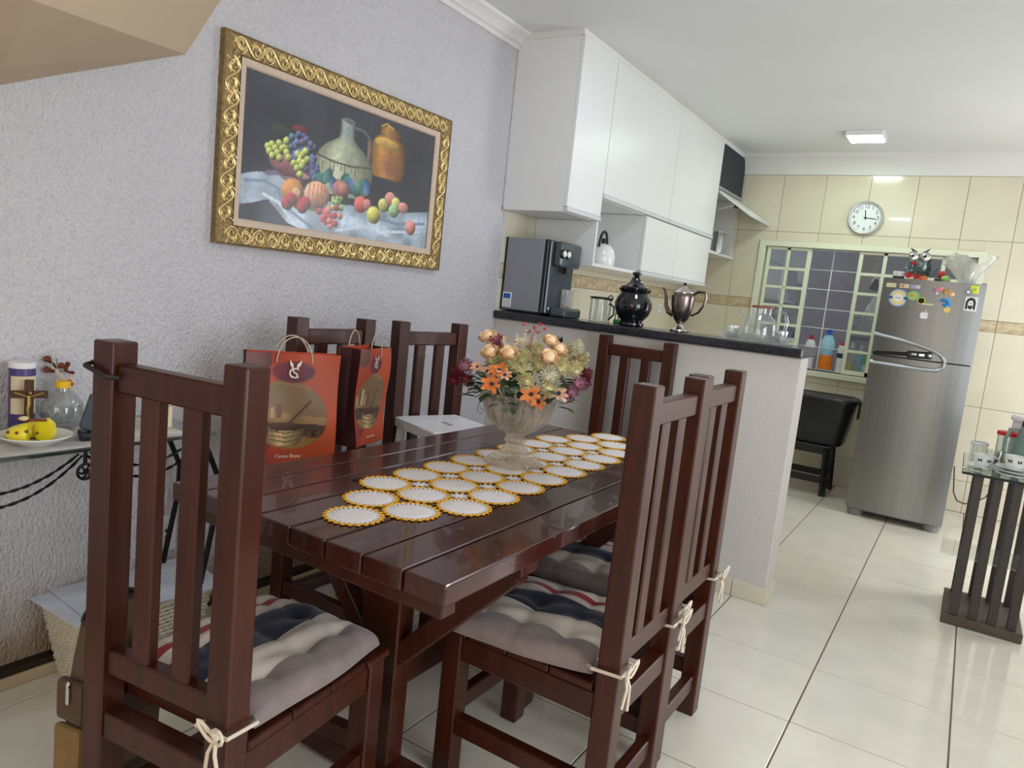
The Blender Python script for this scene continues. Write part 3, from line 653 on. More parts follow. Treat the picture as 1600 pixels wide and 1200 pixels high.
for k in range(18): p.ell(0.395 + rs.randn() * 0.026, 0.125 + rs.randn() * 0.035, 0.016, 0.028, ((206, 84, 84), (226, 120, 112), (180, 70, 80))[k % 3], 0.6)
p.ell(0.573, 0.27, 0.038, 0.07, (224, 96, 84), 0.6); p.ell(0.61, 0.28, 0.026, 0.05, (206, 120, 110), 0.5); p.ell(0.652, 0.208, 0.042, 0.076, (212, 204, 84), 0.7); p.ell(0.705, 0.305, 0.033, 0.06, (202, 196, 96), 0.6)
p.ell(0.745, 0.37, 0.036, 0.06, (222, 140, 124), 0.5); p.ell(0.782, 0.34, 0.03, 0.056, (206, 206, 108), 0.6); p.ell(0.77, 0.275, 0.034, 0.06, (150, 190, 128), 0.6); p.ell(0.83, 0.32, 0.034, 0.05, (216, 132, 130), 0.5); p.ell(0.888, 0.163, 0.036, 0.07, (226, 130, 116), 0.6)
p.C *= (0.93 + 0.14 * p.noise(40, 12))[..., None]
gry = p.C.mean(2, keepdims=True); p.C = 0.78 * p.C + 0.22 * gry
CY0, CY1, CZ0, CZ1 = -1.677 - pc[0], -0.645 - pc[0], 1.446 - pc[1], 1.955 - pc[1]
p.grid(lambda u, v: np.stack([np.full_like(u, 0.0122), CY0 + (CY1 - CY0) * u, CZ0 + (CZ1 - CZ0) * v], 1), 'canvas', 'canvas_print', pa)
B().box(0.001, 0.0115, -hw + 0.03, hw - 0.03, -hh + 0.03, hh - 0.03).obj('backing_board', 'frame_back', pa)
def ringframe(b, i0, j0, o0, o1, x0, x1):
    # mitred frame ring: inner half sizes i0,j0; outer o0,o1; inner height x0, outer height x1
    I = [(x0, -i0, -j0), (x0, i0, -j0), (x0, i0, j0), (x0, -i0, j0)]; O = [(x1, -o0, -o1), (x1, o0, -o1), (x1, o0, o1), (x1, -o0, o1)]
    for k in range(4): b.poly([I[k], I[(k + 1) % 4], O[(k + 1) % 4], O[k]])
ci, cj = (CY1 - CY0) / 2, (CZ1 - CZ0) / 2
b = B(); ringframe(b, ci, cj, ci + 0.006, cj + 0.006, 0.0125, 0.018); ringframe(b, ci + 0.006, cj + 0.006, ci + 0.026, cj + 0.026, 0.018, 0.02); b.obj('liner', 'liner_linen', pa, smooth=0)
b = B(); ringframe(b, ci + 0.026, cj + 0.026, ci + 0.03, cj + 0.03, 0.02, 0.026); ringframe(b, ci + 0.03, cj + 0.03, hw - 0.006, hh - 0.006, 0.022, 0.027); ringframe(b, hw - 0.006, hh - 0.006, hw, hh, 0.03, 0.026)
b.poly([(0, -hw, -hh), (0, hw, -hh), (0.026, hw, -hh), (0.026, -hw, -hh)]).poly([(0, -hw, hh), (0, hw, hh), (0.026, hw, hh), (0.026, -hw, hh)]).poly([(0, -hw, -hh), (0, -hw, hh), (0.026, -hw, hh), (0.026, -hw, -hh)]).poly([(0, hw, -hh), (0, hw, hh), (0.026, hw, hh), (0.026, hw, -hh)])
b.obj('moulding', 'gold_dark', pa, smooth=0)
# scrolled gilt relief: one scroll motif repeated round the moulding
mot = B()
mot.tube([(0, -0.062 + 0.124 * k / 12, 0.021 * math.sin(PI * (k / 6.0))) for k in range(13)], 0.0036, 6)
for s in (-1, 1):
    sp_ = []
    for k in range(15):
        a = k / 14 * 2.2 * PI; r = 0.02 * (1 - 0.75 * k / 14); sp_.append((0.001, s * (0.031 - r * math.cos(a)), -s * 0.004 + s * r * math.sin(a)))
    mot.tube(sp_, [0.0036 - 0.0017 * k / 14 for k in range(15)], 6)
    for k in range(4):
        y0_ = s * (0.008 + 0.012 * k); mot.tube([(0, y0_, s * 0.006), (0.002, y0_ + s * 0.010, s * (0.016 - 0.008 * k)), (0.001, y0_ + s * 0.022, s * (0.024 - 0.014 * k))], [0.003, 0.0026, 0.0008], 5)
    mot.tube([(0.001, s * 0.058, s * 0.026), (0.002, s * 0.05, s * 0.018), (0.001, s * 0.045, s * 0.006)], [0.001, 0.003, 0.001], 5)
mm = mot.mesh('scroll', 'gold')
mid_y = hw - 0.006 - (hw - 0.006 - ci - 0.03) / 2; mid_z = hh - 0.006 - (hh - 0.006 - cj - 0.03) / 2
for s in (-1, 1):
    for k in range(10):
        o = link('scroll', mm, pa); o.scale = (1, 1, 1.25); o.location = (0.0255, -mid_y + 0.0 + (2 * mid_y - 0.0) * (k + 0.5) / 10, s * mid_z); o.rotation_euler = (0 if s > 0 else PI, 0, 0)
    for k in range(5):
        o = link('scroll', mm, pa); o.scale = (1, 1, 1.25); o.location = (0.0255, s * mid_y, -mid_z + 0.05 + (2 * mid_z - 0.1) * (k + 0.5) / 5); o.rotation_euler = (PI / 2 * s, 0, 0)

# ---------------------------------------------------------------- crocheted runner of joined doilies
rn = thing('table_runner', 'white crocheted runner of joined round doilies with yellow scalloped rims on the table', 'table runner', (-0.785, -1.51, TZ + 0.0005))
dm = B().lathe([(0, 0.0022), (0.03, 0.0024), (0.048, 0.002), (0.0495, 0.0012), (0.0495, 0.0002), (0, 0.0002)], n=28).mesh('doily', 'doily_white')
lace = B()
for k in range(30):
    a = k * 2 * PI / 30; lace.bar((0.049 * math.cos(a), 0.049 * math.sin(a), 0.0012), (0.0585 * math.cos(a), 0.0585 * math.sin(a), 0.0012), 0.0055, 0.0018)
lm = lace.mesh('lace', 'doily_white', 0)
rim = B().lathe([(0.0565, 0.001), (0.0585, 0.0028), (0.061, 0.001), (0.0585, 0.0003), (0.0565, 0.001)], n=40)
for k in range(24):
    a = k * 2 * PI / 24; rim.ico((0.0622 * math.cos(a), 0.0622 * math.sin(a), 0.0018), 0.0062, (1, 1, 0.36))
rm = rim.mesh('rim', 'doily_yellow')
ros = B().lathe([(0, 0.0018), (0.013, 0.0016), (0.013, 0.0003), (0, 0.0003)], n=10)
for k in range(8):
    a = k * PI / 4 + 0.2; ros.bar((0.012 * math.cos(a), 0.012 * math.sin(a), 0.001), (0.023 * math.cos(a), 0.023 * math.sin(a), 0.001), 0.006, 0.0016)
rosm = ros.mesh('lace_rosette', 'doily_white', 0)
dz_ = []
px_ = 0.131; py_ = 0.131
cx = lambda y: -0.0225 * (y + 1.51)
for r_ in range(8):
    y = -1.962 + py_ * r_
    for c in (-1, 0, 1): dz_.append((cx(y) + 0.011 + c * (px_ - 0.006), y))
for y, cs in ((-1.962 - 0.122, (-0.5, 0.5)), (-1.962 - 0.244, (0.0,)), (-1.962 + py_ * 7 + 0.12, (-0.5, 0.5)), (-1.962 + py_ * 7 + 0.238, (-0.1,))):
    for c in cs: dz_.append((cx(y) + 0.011 + c * (px_ - 0.006), y))
for k, (x, y) in enumerate(dz_):
    o = link('doily', dm, rn); o.location = (x, y + 1.51, 0.0004 * (k % 3)); o.rotation_euler = (0, 0, k * 0.7)
    link('lace', lm, o); link('rim', rm, o)
for r_ in range(7):
    y = -1.962 + py_ * (r_ + 0.5)
    for c in (-0.5, 0.5):
        o = link('lace_rosette', rosm, rn); o.location = (cx(y) + 0.011 + c * (px_ - 0.006), y + 1.51, 0)

# ---------------------------------------------------------------- crystal vase and flowers
VX, VY, VZ = -0.802, -1.492, TZ + 0.0052
vs_ = thing('pedestal_vase', 'cut crystal pedestal vase holding artificial flowers on the runner', 'vase', (VX, VY, VZ))
B().lathe([(0, 0.0), (0.088, 0.0), (0.09, 0.005), (0.078, 0.012), (0.05, 0.03), (0.03, 0.052), (0.026, 0.062), (0.034, 0.07), (0.028, 0.078), (0.026, 0.09), (0, 0.092)], n=48, flute=12, fd=0.05).obj('foot', 'crystal_amber', vs_, smooth=50)
B().lathe([(0, 0.0915), (0.03, 0.0915), (0.058, 0.105), (0.086, 0.13), (0.103, 0.165), (0.11, 0.205), (0.112, 0.215), (0.107, 0.215), (0.098, 0.168), (0.081, 0.136), (0.055, 0.112), (0.02, 0.1), (0, 0.1)], n=72, flute=18, fd=0.03).obj('bowl', 'crystal_amber', vs_, smooth=50)
bq = thing('flower_bouquet', 'mixed artificial bouquet of peach roses, orange daisies and pale fluffy sprays in the crystal vase', 'flowers', (VX, VY, VZ + 0.115), math.atan2(0.539, 0.842))
def petalcup(b, c, r0, d, n, open_, mi=0, wid=0.55, ln=1.0):
    d = Vector(d).normalized(); x = d.cross(Vector((0.3, 0.2, 1))).normalized(); y = d.cross(x)
    for k in range(n):
        a = k * 2 * PI / n + open_ + 0.15 * math.sin(5.3 * k); r = r0 * (1 + 0.16 * math.sin(k * 2.7 + n)); o_ = x * math.cos(a) + y * math.sin(a); t_ = d.cross(o_)
        base = Vector(c); mid = base + o_ * r * (0.35 + 0.5 * open_) + d * r * 0.6 * ln; tip = base + o_ * r * (0.25 + 1.0 * open_) + d * r * (1.15 - 0.7 * open_) * ln
        w_ = r * wid; b.mi = mi
        P = [base - t_ * w_ * 0.25, base + t_ * w_ * 0.25, mid + t_ * w_, tip + t_ * w_ * 0.45, tip - t_ * w_ * 0.45, mid - t_ * w_]
        v = [b.bm.verts.new(p_) for p_ in P]
        f1 = b.bm.faces.new((v[0], v[1], v[2], v[5])); f2 = b.bm.faces.new((v[5], v[2], v[3], v[4])); f1.material_index = f2.material_index = mi
def rose(c, r, d):
    d = Vector(d).normalized(); b = B(); q_ = d.to_track_quat('Z', 'Y').to_matrix().to_4x4()
    b.ico(Vector(c) + d * r * 0.45, r * 0.62, (1, 1, 1.1), 2, q_)
    for n_, op, rr, w_ in ((5, 0.18, 0.98, 0.62), (6, 0.34, 1.0, 0.6), (7, 0.58, 1.02, 0.55)):
        x = d.cross(Vector((0.3, 0.2, 1))).normalized(); y = d.cross(x)
        for k in range(n_):
            a_ = k * 2 * PI / n_ + op * 3; o_ = x * math.cos(a_) + y * math.sin(a_); t_ = d.cross(o_); g_ = []
            for j in range(4):
                v = j / 3; ro_ = r * (0.30 + 0.62 * math.sin(v * 1.45) * (0.7 + op)); h_ = r * (1.12 - 0.75 * op) * v - (r * 0.12 if j == 3 else 0) + r * 0.05; ww = r * w_ * (0.45, 0.95, 1.0, 0.55)[j]
                g_.append([b.bm.verts.new(Vector(c) + o_ * (ro_ * (1 - 0.18 * s_ * s_)) * rr + t_ * ww * s_ + d * h_) for s_ in (-1, -0.5, 0, 0.5, 1)])
            for A, C in zip(g_, g_[1:]):
                for i in range(4): b.bm.faces.new((A[i], A[i + 1], C[i + 1], C[i]))
    b.obj('rose', 'petal_peach', bq, smooth=60)
def daisy(c, r, d, m, eye='flower_eye', n=11):
    b = B(); petalcup(b, c, r, d, n, 0.85, wid=0.26, ln=0.6); petalcup(b, c, r * 0.8, d, n, 0.7, wid=0.26, ln=0.7); b.mi = 1; b.ico(Vector(c) + Vector(d).normalized() * r * 0.22, r * 0.24, sub=1); b.obj('daisy', [m, eye], bq, smooth=60)
def fluff(c, r, m, n=260, name='fluffy_spray', st=1.0):
    b = B(); rr_ = random.Random(int(1e5 * (c[0] + c[2] + 3)))
    for k in range(n):
        v = Vector((rr_.gauss(0, 1), rr_.gauss(0, 1), rr_.gauss(0, 1) * st)).normalized() * r * rr_.uniform(0.6, 1.0); v.z *= st
        p_ = Vector(c) + v; b.tube([Vector(c) + v * 0.2, p_], [0.0011, 0.0008], 3, caps=False); b.ico(p_, 0.0034, sub=0) if False else b.bm.faces.new([b.bm.verts.new(p_ + Vector(q_) * 0.0052) for q_ in ((1, 0, 0.3), (-0.5, 0.86, -0.2), (-0.5, -0.86, 0.5))])
    b.ico(c, r * 0.6, sub=1); b.obj(name, m, bq, smooth=0)
def spike(c, d, ln, m):
    b = B(); d = Vector(d).normalized(); rr_ = random.Random(int(1e5 * (c[0] + 5)))
    b.tube([c, Vector(c) + d * ln], 0.0014, 4)
    for k in range(46):
        p_ = Vector(c) + d * ln * (0.2 + 0.8 * k / 46); v = Vector((rr_.gauss(0, 1), rr_.gauss(0, 1), rr_.gauss(0.4, 0.6))).normalized() * 0.026 * (1.15 - k / 46); b.tube([p_, p_ + v], [0.0015, 0.0006], 3, caps=False)
    b.obj('white_spike', m, bq, smooth=0)
def leaf(c, d, ln, wd, m):
    d = Vector(d).normalized(); s_ = d.cross(Vector((0, 0.2, 1))); s_.normalize(); n_ = s_.cross(d); c = Vector(c); b = B()
    P = [c, c + d * ln * 0.3 + s_ * wd, c + d * ln * 0.7 + s_ * wd * 0.8, c + d * ln - n_ * 0.01, c + d * ln * 0.7 - s_ * wd * 0.8, c + d * ln * 0.3 - s_ * wd]; M1, M2 = c + d * ln * 0.3 + n_ * 0.004, c + d * ln * 0.7 + n_ * 0.003
    v = [b.bm.verts.new(q_) for q_ in P]; m1, m2 = b.bm.verts.new(M1), b.bm.verts.new(M2)
    for f in ((v[0], v[1], m1), (v[1], v[2], m2, m1), (v[2], v[3], m2), (v[3], v[4], m2), (v[4], v[5], m1, m2), (v[5], v[0], m1)): b.bm.faces.new(f)
    b.obj('leaf', m, bq, smooth=70)
S_ = 0.00193
def bp_(px, py, dep=0.0): return Vector(((px - 807) * S_, dep, (668 - py) * S_ - 0.005))
def outw(c): return Vector((c[0] * 0.8, c[1] - 0.12, c[2] + 0.02)).normalized()
for px, py, r, dp in ((751, 538, 0.029, -0.02), (757, 558, 0.028, -0.06), (784, 556, 0.028, -0.08), (843, 534, 0.026, -0.02), (856, 545, 0.027, -0.03), (841, 556, 0.03, -0.08), (800, 545, 0.022, 0.09), (770, 545, 0.024, 0.08)):
    c = bp_(px, py, dp); rose(c, r, outw(c))
for px, py, r, dp, m in ((772, 578, 0.03, -0.1, 'petal_orange'), (763, 598, 0.03, -0.1, 'petal_orange'), (780, 583, 0.024, -0.11, 'pink_daisy'), (822, 606, 0.031, -0.115, 'petal_orange'), (834, 616, 0.024, -0.11, 'petal_orange'), (861, 603, 0.033, -0.1, 'pink_daisy'), (754, 583, 0.026, -0.07, 'pink_daisy'), (738, 578, 0.02, -0.05, 'pink_daisy')):
    c = bp_(px, py, dp); daisy(c, r * 0.88, outw(c) + Vector((0.25 * math.sin(px), 0.1, 0.3 * math.cos(px * 1.7))), m, n=8)
for px, py, r, dp in ((810, 580, 0.034, -0.1), (845, 578, 0.034, -0.09), (846, 597, 0.026, -0.11), (832, 566, 0.028, -0.06), (864, 566, 0.032, -0.04), (885, 535, 0.027, 0.0), (806, 560, 0.03, -0.04), (812, 588, 0.024, -0.12), (884, 568, 0.028, -0.03), (822, 548, 0.03, 0.04), (792, 572, 0.03, -0.05), (870, 550, 0.03, 0.03), (780, 565, 0.026, 0.02), (895, 555, 0.026, 0.02), (760, 570, 0.028, 0.03)): fluff(bp_(px, py, dp), r * 1.05, ('fluff_green', 'fluff_white', 'fluff_green', 'pale_straw')[int(px) % 4])
for px, py, r, dp, m in ((893, 588, 0.03, -0.04, 'mauve'), (903, 588, 0.026, 0.0, 'burgundy'), (905, 576, 0.026, 0.02, 'burgundy'), (882, 602, 0.026, -0.06, 'mauve'), (708, 592, 0.026, 0.0, 'burgundy'), (720, 580, 0.026, -0.02, 'mauve'), (703, 604, 0.02, -0.01, 'burgundy'), (724, 600, 0.024, -0.03, 'burgundy'), (765, 540, 0.018, 0.03, 'mauve')): fluff(bp_(px, py, dp), r, m, 110, 'tufted_bloom')
for px, py, dx, ln in ((806, 560, 0.0, 0.085), (798, 560, -0.15, 0.07), (816, 562, 0.15, 0.075), (898, 572, 0.25, 0.06), (780, 560, -0.3, 0.06)): spike(bp_(px, py, 0.02), (dx, 0.1, 1), ln, 'fluff_white')
b = B()
for px, py in ((818, 514), (826, 508), (812, 521), (832, 513), (804, 509), (822, 520)): petalcup(b, bp_(px, py, 0.02), 0.012, (0.1 * (px - 818), -0.3, 1), 4, 0.6, wid=0.35)
b.tube([bp_(812, 560, 0.02), bp_(817, 520, 0.02)], 0.0012, 4); b.obj('red_sprig', 'petal_red', bq, smooth=60)
b = B()
for k, (px, py) in enumerate(((754, 535), (760, 542), (766, 530), (770, 546), (776, 552))): petalcup(b, bp_(px, py, -0.05), 0.012, (0, -1, 0.6), 4, 0.6, wid=0.4)
b.obj('berry_sprig', 'burgundy', bq, smooth=60)
rl = random.Random(5)
for k in range(110):
    a = rl.uniform(0, 2 * PI); el = rl.uniform(-0.35, 1.0); r = rl.uniform(0.06, 0.13); c = Vector((math.cos(a) * r * 1.15, math.sin(a) * r * 0.9, 0.085 + 0.075 * el)); leaf(c, (math.cos(a), math.sin(a), rl.uniform(-0.4, 0.8)), rl.uniform(0.045, 0.075), rl.uniform(0.013, 0.022), 'leaf' if k % 3 else 'leaf_grey')
for k in range(22):
    a = rl.uniform(0, 2 * PI); c = Vector((math.cos(a) * 0.04, math.sin(a) * 0.04, 0.05)); B().tube([(c.x * 0.4, c.y * 0.4, -0.008), c, (math.cos(a) * 0.10, math.sin(a) * 0.085, rl.uniform(0.09, 0.15))], 0.0018, 5).obj('stem', 'stem', bq)
B().tube([bp_(750, 612, -0.05), bp_(746, 630, -0.06), bp_(744, 642, -0.06), bp_(750, 648, -0.06), bp_(754, 642, -0.06), bp_(749, 638, -0.06)], 0.0012, 5).obj('tendril', 'stem', bq)
bt = B(); c = bp_(857, 527, 0.03)
for s in (-1, 1): bt.poly([c, c + Vector((s * 0.012, 0, 0.012)), c + Vector((s * 0.016, 0.003, -0.002)), c + Vector((s * 0.006, 0.002, -0.014))])
bt.tube([c + Vector((0, 0, 0.01)), c - Vector((0, 0, 0.014))], 0.0022, 5); bt.obj('butterfly_pick', 'cat_black', bq)
# little twig lying on the table top
tag(B().tube([(-0.965, -2.005, TZ + 0.004), (-0.955, -1.99, TZ + 0.005), (-0.942, -1.985, TZ + 0.004)], [0.0035, 0.004, 0.002], 6).obj('dried_twig', 'leather_dark'), 'tiny dark dried twig on the bare table planks beside the runner', 'twig')

# ---------------------------------------------------------------- paper bags on the chair by the wall
def paper_bag(name, label, loc, rz, wd, ht, dp, squash, seed):
    t = thing(name, label, 'paper bag', loc, rz)
    p = Print(76, 96, wd / ht, (176, 64, 36)); p.C *= (0.86 + 0.28 * p.noise(5, seed))[..., None]
    p.mix(np.clip((p.U - 0.4) * 1.2, 0, 0.45), (206, 92, 34)); p.ell(0.12, 0.93, 0.16, 0.12, (110, 62, 52), 0.2); p.ell(0.16, 0.2, 0.22, 0.11, (150, 48, 50), 0.2, rot=0.7)
    # egg-shaped picture of a kitchen worktop with a mixing bowl
    q = Print(p.nx, p.ny, p.asp, (150, 116, 74)); q.C *= (0.75 + 0.4 * q.noise(9, seed + 3))[..., None]
    q.poly([(0, 0.5), (1, 0.42), (1, 0.62), (0.6, 0.7), (0, 0.75)], (128, 100, 66)); q.poly([(0, 0.2), (1, 0.2), (1, 0.36), (0, 0.40)], (74, 52, 40)); q.poly([(0, 0.1), (1, 0.1), (1, 0.25), (0, 0.28)], (150, 112, 56))
    for k in range(5): q.poly([(0.06 + 0.07 * k, 0.43), (0.11 + 0.07 * k, 0.43), (0.11 + 0.07 * k, 0.52 + 0.03 * (k % 3)), (0.06 + 0.07 * k, 0.52 + 0.03 * (k % 3))], ((188, 150, 104), (116, 78, 52), (206, 178, 138))[k % 3])
    for k in range(4): q.poly([(0.68 + 0.05 * k, 0.24), (0.75 + 0.05 * k, 0.25), (0.73 + 0.05 * k, 0.31 + 0.02 * (k % 2)), (0.67 + 0.05 * k, 0.30)], (62, 38, 30) if k % 2 else (104, 64, 42))
    q.body(0.45, [(0.17, 0.12), (0.2, 0.16), (0.27, 0.19), (0.345, 0.2)], (200, 168, 118), 0.8)
    for k in range(3): q.line([(0.27 + 0.012 * k, 0.315 - 0.04 * k), (0.45, 0.285 - 0.04 * k), (0.63 - 0.012 * k, 0.315 - 0.04 * k)], 0.008, (112, 76, 48))
    q.ell(0.45, 0.345, 0.2, 0.04, (78, 46, 32), 0.3); q.line([(0.46, 0.36), (0.70, 0.58)], 0.013, (84, 54, 38))
    du, dv = (p.U - 0.47) * p.asp, p.V - 0.45; cr_, sr = math.cos(-0.4), math.sin(-0.4)
    m_ = np.clip((1 - np.hypot((du * cr_ + dv * sr) / (0.44 * p.asp), (-du * sr + dv * cr_) / 0.31)) / 0.06, 0, 1)[..., None]; p.C = p.C * (1 - m_) + q.C * m_
    p.ell(0.5, 0.835, 0.24, 0.1, (112, 46, 58), 0.2)
    def warp(u, v): return 0.006 * np.sin(7 * v + seed) * (1 - 0.5 * v) + 0.004 * np.sin(9 * u + 4 * v + seed)
    def f(u, v): return np.stack([(u - 0.5) * wd * (1 + squash * 0.06 * np.sin(5 * v + seed)), -dp / 2 - 0.002 + warp(u, v), v * ht], 1)
    p.grid(f, 'printed_front', 'bag_print', t)
    nb_ = 14
    for s in (-1, 1):
        b = B(); rws = []
        for k in range(nb_ + 1):
            v = k / nb_; u = 0.0 if s < 0 else 1.0; x = (u - 0.5) * wd * (1 + squash * 0.06 * math.sin(5 * v + seed)); yf = -dp / 2 - 0.002 + float(warp(u, v))
            rws.append([b.bm.verts.new((x, yf, v * ht)), b.bm.verts.new((x - s * dp * 0.16 * min(1, v * 2), 0, v * ht)), b.bm.verts.new((x, dp / 2, v * ht))])
        for A, C in zip(rws, rws[1:]):
            b.bm.faces.new((A[0], A[1], C[1], C[0])); b.bm.faces.new((A[1], A[2], C[2], C[1]))
        b.obj('gusset', 'bag_side', t, smooth=0)
    B().box(-wd / 2, wd / 2, dp / 2 - 0.001, dp / 2, 0, ht).obj('back_panel', 'bag_edge', t, smooth=0)
    B().box(-wd / 2, wd / 2, -dp / 2, dp / 2, 0.0, 0.002).obj('bottom_panel', 'bag_side', t, smooth=0)
    for y in (-dp / 2 - 0.004, dp / 2 + 0.003):
        hp = [(wd * 0.19 * math.cos(a), y, ht - 0.03 + 0.085 * math.sin(a)) for a in [PI * k / 14 for k in range(15)]]; B().tube(hp, 0.0022, 6).obj('cord_handle', 'cord_cream', t)
    # white monogram with two long ears, and the name along the foot
    yl = -dp / 2 - 0.0095
    lg = B()
    for s, a in ((-1, 0.35), (1, -0.55)):
        e = [(0.006 * s, 0.0), (0.006 * s - 0.012 * math.sin(a) - 0.006, 0.016), (0.006 * s - 0.03 * math.sin(a), 0.032), (0.006 * s - 0.014 * math.sin(a) + 0.006, 0.015)]; lg.prism([(x * wd / 0.3, ht * 0.862 + z * wd / 0.3) for x, z in e], 1, yl, yl - 0.0006)
    lg.obj('printed_logo', 'print_white', t, smooth=0)
    for ch_, sz, dx in (('S', 0.046, 0.002), ('C', 0.05, -0.002)):
        o = link('printed_logo', text_mesh(ch_, sz * wd / 0.3, 'print_white', 0.0003), t); place_flat(o, (dx, yl, ht * 0.825), (1, 0, 0), (0, 0, 1))
    o = link('lettering', text_mesh('Cacau Show', 0.0165 * wd / 0.3, 'print_white', 0.0003), t); place_flat(o, (-0.005, -dp / 2 - 0.0105, ht * 0.085), (1, 0, 0), (0, 0, 1))
    return t
paper_bag('paper_bag', 'orange printed paper carrier bag hanging face-on from a chair post, the wider one', (-1.572, -1.690, 0.645), R_(61.6), 0.305, 0.375, 0.05, 0.2, 2)
paper_bag('paper_bag', 'orange printed paper carrier bag hanging turned edge-on beside the wider bag', (-1.505, -1.425, 0.70), R_(102), 0.20, 0.345, 0.085, 0.6, 5)

# ---------------------------------------------------------------- white stool and teal bag on the far left chair
ws = thing('step_stool', 'small white box stool with a hand slot standing on a chair by the wall', 'stool', (-1.415, -1.03, 0.4225), R_(-20))
b = B(); hx, hy = 0.155, 0.15; z0_, z1_ = 0.285, 0.322
b.box(-hx, -0.045, -hy, hy, z0_, z1_, bev=0.003).box(0.045, hx, -hy, hy, z0_, z1_, bev=0.003).box(-0.045, 0.045, -hy, -0.012, z0_, z1_).box(-0.045, 0.045, 0.012, hy, z0_, z1_); b.obj('top_panel', 'white_plastic', ws)
for sx in (-1, 1):
    for sy in (-1, 1): B().bar((sx * 0.13, sy * 0.125, z0_), (sx * 0.14, sy * 0.135, 0.0), 0.03, 0.03, bev=0.003).obj('leg', 'white_plastic', ws)
b = B().ico((0, 0, 0.09), 0.1, (0.95, 0.8, 0.88), sub=3)
for v in b.bm.verts:
    h_ = math.sin(31 * v.co.x + 17 * v.co.z) * math.sin(23 * v.co.y + 29 * v.co.z); v.co *= 1 + 0.09 * h_; v.co.z = max(0.002, v.co.z)
o = b.obj('plastic_bag', 'teal_plastic', smooth=25); o.location = (-1.42, -1.035, 0.4225); tag(o, 'crumpled teal plastic bag tucked under the white stool', 'plastic bag')
# ---------------------------------------------------------------- glass side table by the plaster wall
GZ = 0.772
gt = thing('side_table', 'narrow glass-topped side table with black wrought iron frame along the plaster wall', 'table', (-1.765, -2.36, 0))
def GL(x, y, z): return (x + 1.765, y + 2.36, z)
B().box(*[v for pr in ((-1.925 + 1.765, -1.605 + 1.765), (-2.85 + 2.36, -1.94 + 2.36), (GZ - 0.011, GZ)) for v in pr], bev=0.002).obj('glass_top', 'table_glass', gt)
for x in (-1.66, -1.87):
    B().tube([GL(x, -2.02, GZ - 0.012), GL(x, -1.93, 0.70), GL(x, -1.885, 0.60), GL(x - 0.01, -1.88, 0.5), GL(x - 0.02, -1.91, 0.3), GL(x - 0.025, -1.94, 0.1), GL(x - 0.025, -1.95, 0.004)], 0.009, 8).obj('leg', 'iron', gt)
    B().tube([GL(x, -2.70, GZ - 0.012), GL(x, -2.79, 0.70), GL(x, -2.835, 0.60), GL(x - 0.01, -2.84, 0.5), GL(x - 0.02, -2.81, 0.3), GL(x - 0.025, -2.78, 0.1), GL(x - 0.025, -2.77, 0.004)], 0.009, 8).obj('leg', 'iron', gt)
for x in (-1.655,):
    B().tube([GL(x, -2.86, GZ - 0.017), GL(x, -1.95, GZ - 0.017)], 0.005, 6).obj('rail', 'iron', gt)
def rope(p0, p1, sag):
    pts = []
    for k in range(41):
        t_ = k / 40; pts.append(Vector(p0).lerp(Vector(p1), t_) - Vector((0, 0, sag * 4 * t_ * (1 - t_))))
    b = B()
    for ph in (0, PI):
        b.tube([p_ + Vector((0.0024 * math.cos(k * 1.1 + ph), 0, 0.0024 * math.sin(k * 1.1 + ph))) for k, p_ in enumerate(pts)], 0.0024, 5)
    b.obj('twisted_swag', 'iron', gt)
rope(GL(-1.63, -2.34, GZ - 0.02), GL(-1.63, -2.72, GZ - 0.02), 0.075); rope(GL(-1.63, -2.33, GZ - 0.025), GL(-1.63, -2.74, GZ - 0.025), 0.105)
rope(GL(-1.63, -2.31, GZ - 0.02), GL(-1.63, -2.0, GZ - 0.02), 0.055); rope(GL(-1.63, -2.32, GZ - 0.025), GL(-1.63, -1.97, GZ - 0.025), 0.085)
ro = B().tube([GL(-1.625, -2.325, GZ - 0.012), GL(-1.625, -2.325, GZ - 0.045)], 0.005, 6)
rc = Vector(GL(-1.622, -2.325, GZ - 0.068)); ro.tube([rc + Vector((0, 0.021 * math.cos(a), 0.021 * math.sin(a))) for a in [k * 2 * PI / 16 for k in range(16)]], 0.004, 6, cyc=True).ico(rc, 0.008)
for k in range(6): a = k * PI / 3; ro.tube([rc, rc + Vector((0.006, 0.01 * math.cos(a + 0.4), 0.01 * math.sin(a + 0.4))), rc + Vector((0, 0.021 * math.cos(a), 0.021 * math.sin(a)))], 0.0035, 5)
ro.obj('rosette', 'iron', gt)
tag(B().box(-1.90, -1.618, -2.72, -2.02, GZ + 0.0004, GZ + 0.0018).obj('paper_mat', 'paper_print'), 'pale printed paper mat lying on the glass side table', 'mat')
Z1 = GZ + 0.0022
pl_ = thing('dessert_plate', 'white shallow plate carrying a yellow jelly on the glass side table', 'plate', (-1.708, -2.41, Z1)); pl_.scale = (0.92, 0.92, 1)
B().lathe([(0, 0), (0.045, 0), (0.05, 0.004), (0.075, 0.013), (0.093, 0.024), (0.092, 0.0265), (0.073, 0.017), (0.048, 0.008), (0, 0.0075)], n=40).obj('dish', 'white_gloss', pl_)
pd = thing('yellow_jelly', 'yellow ring-shaped moulded jelly with brown spots on the white plate', 'dessert', (-1.714, -2.418, Z1 + 0.0085))
b = B(); nU, nV = 30, 10; rings = []
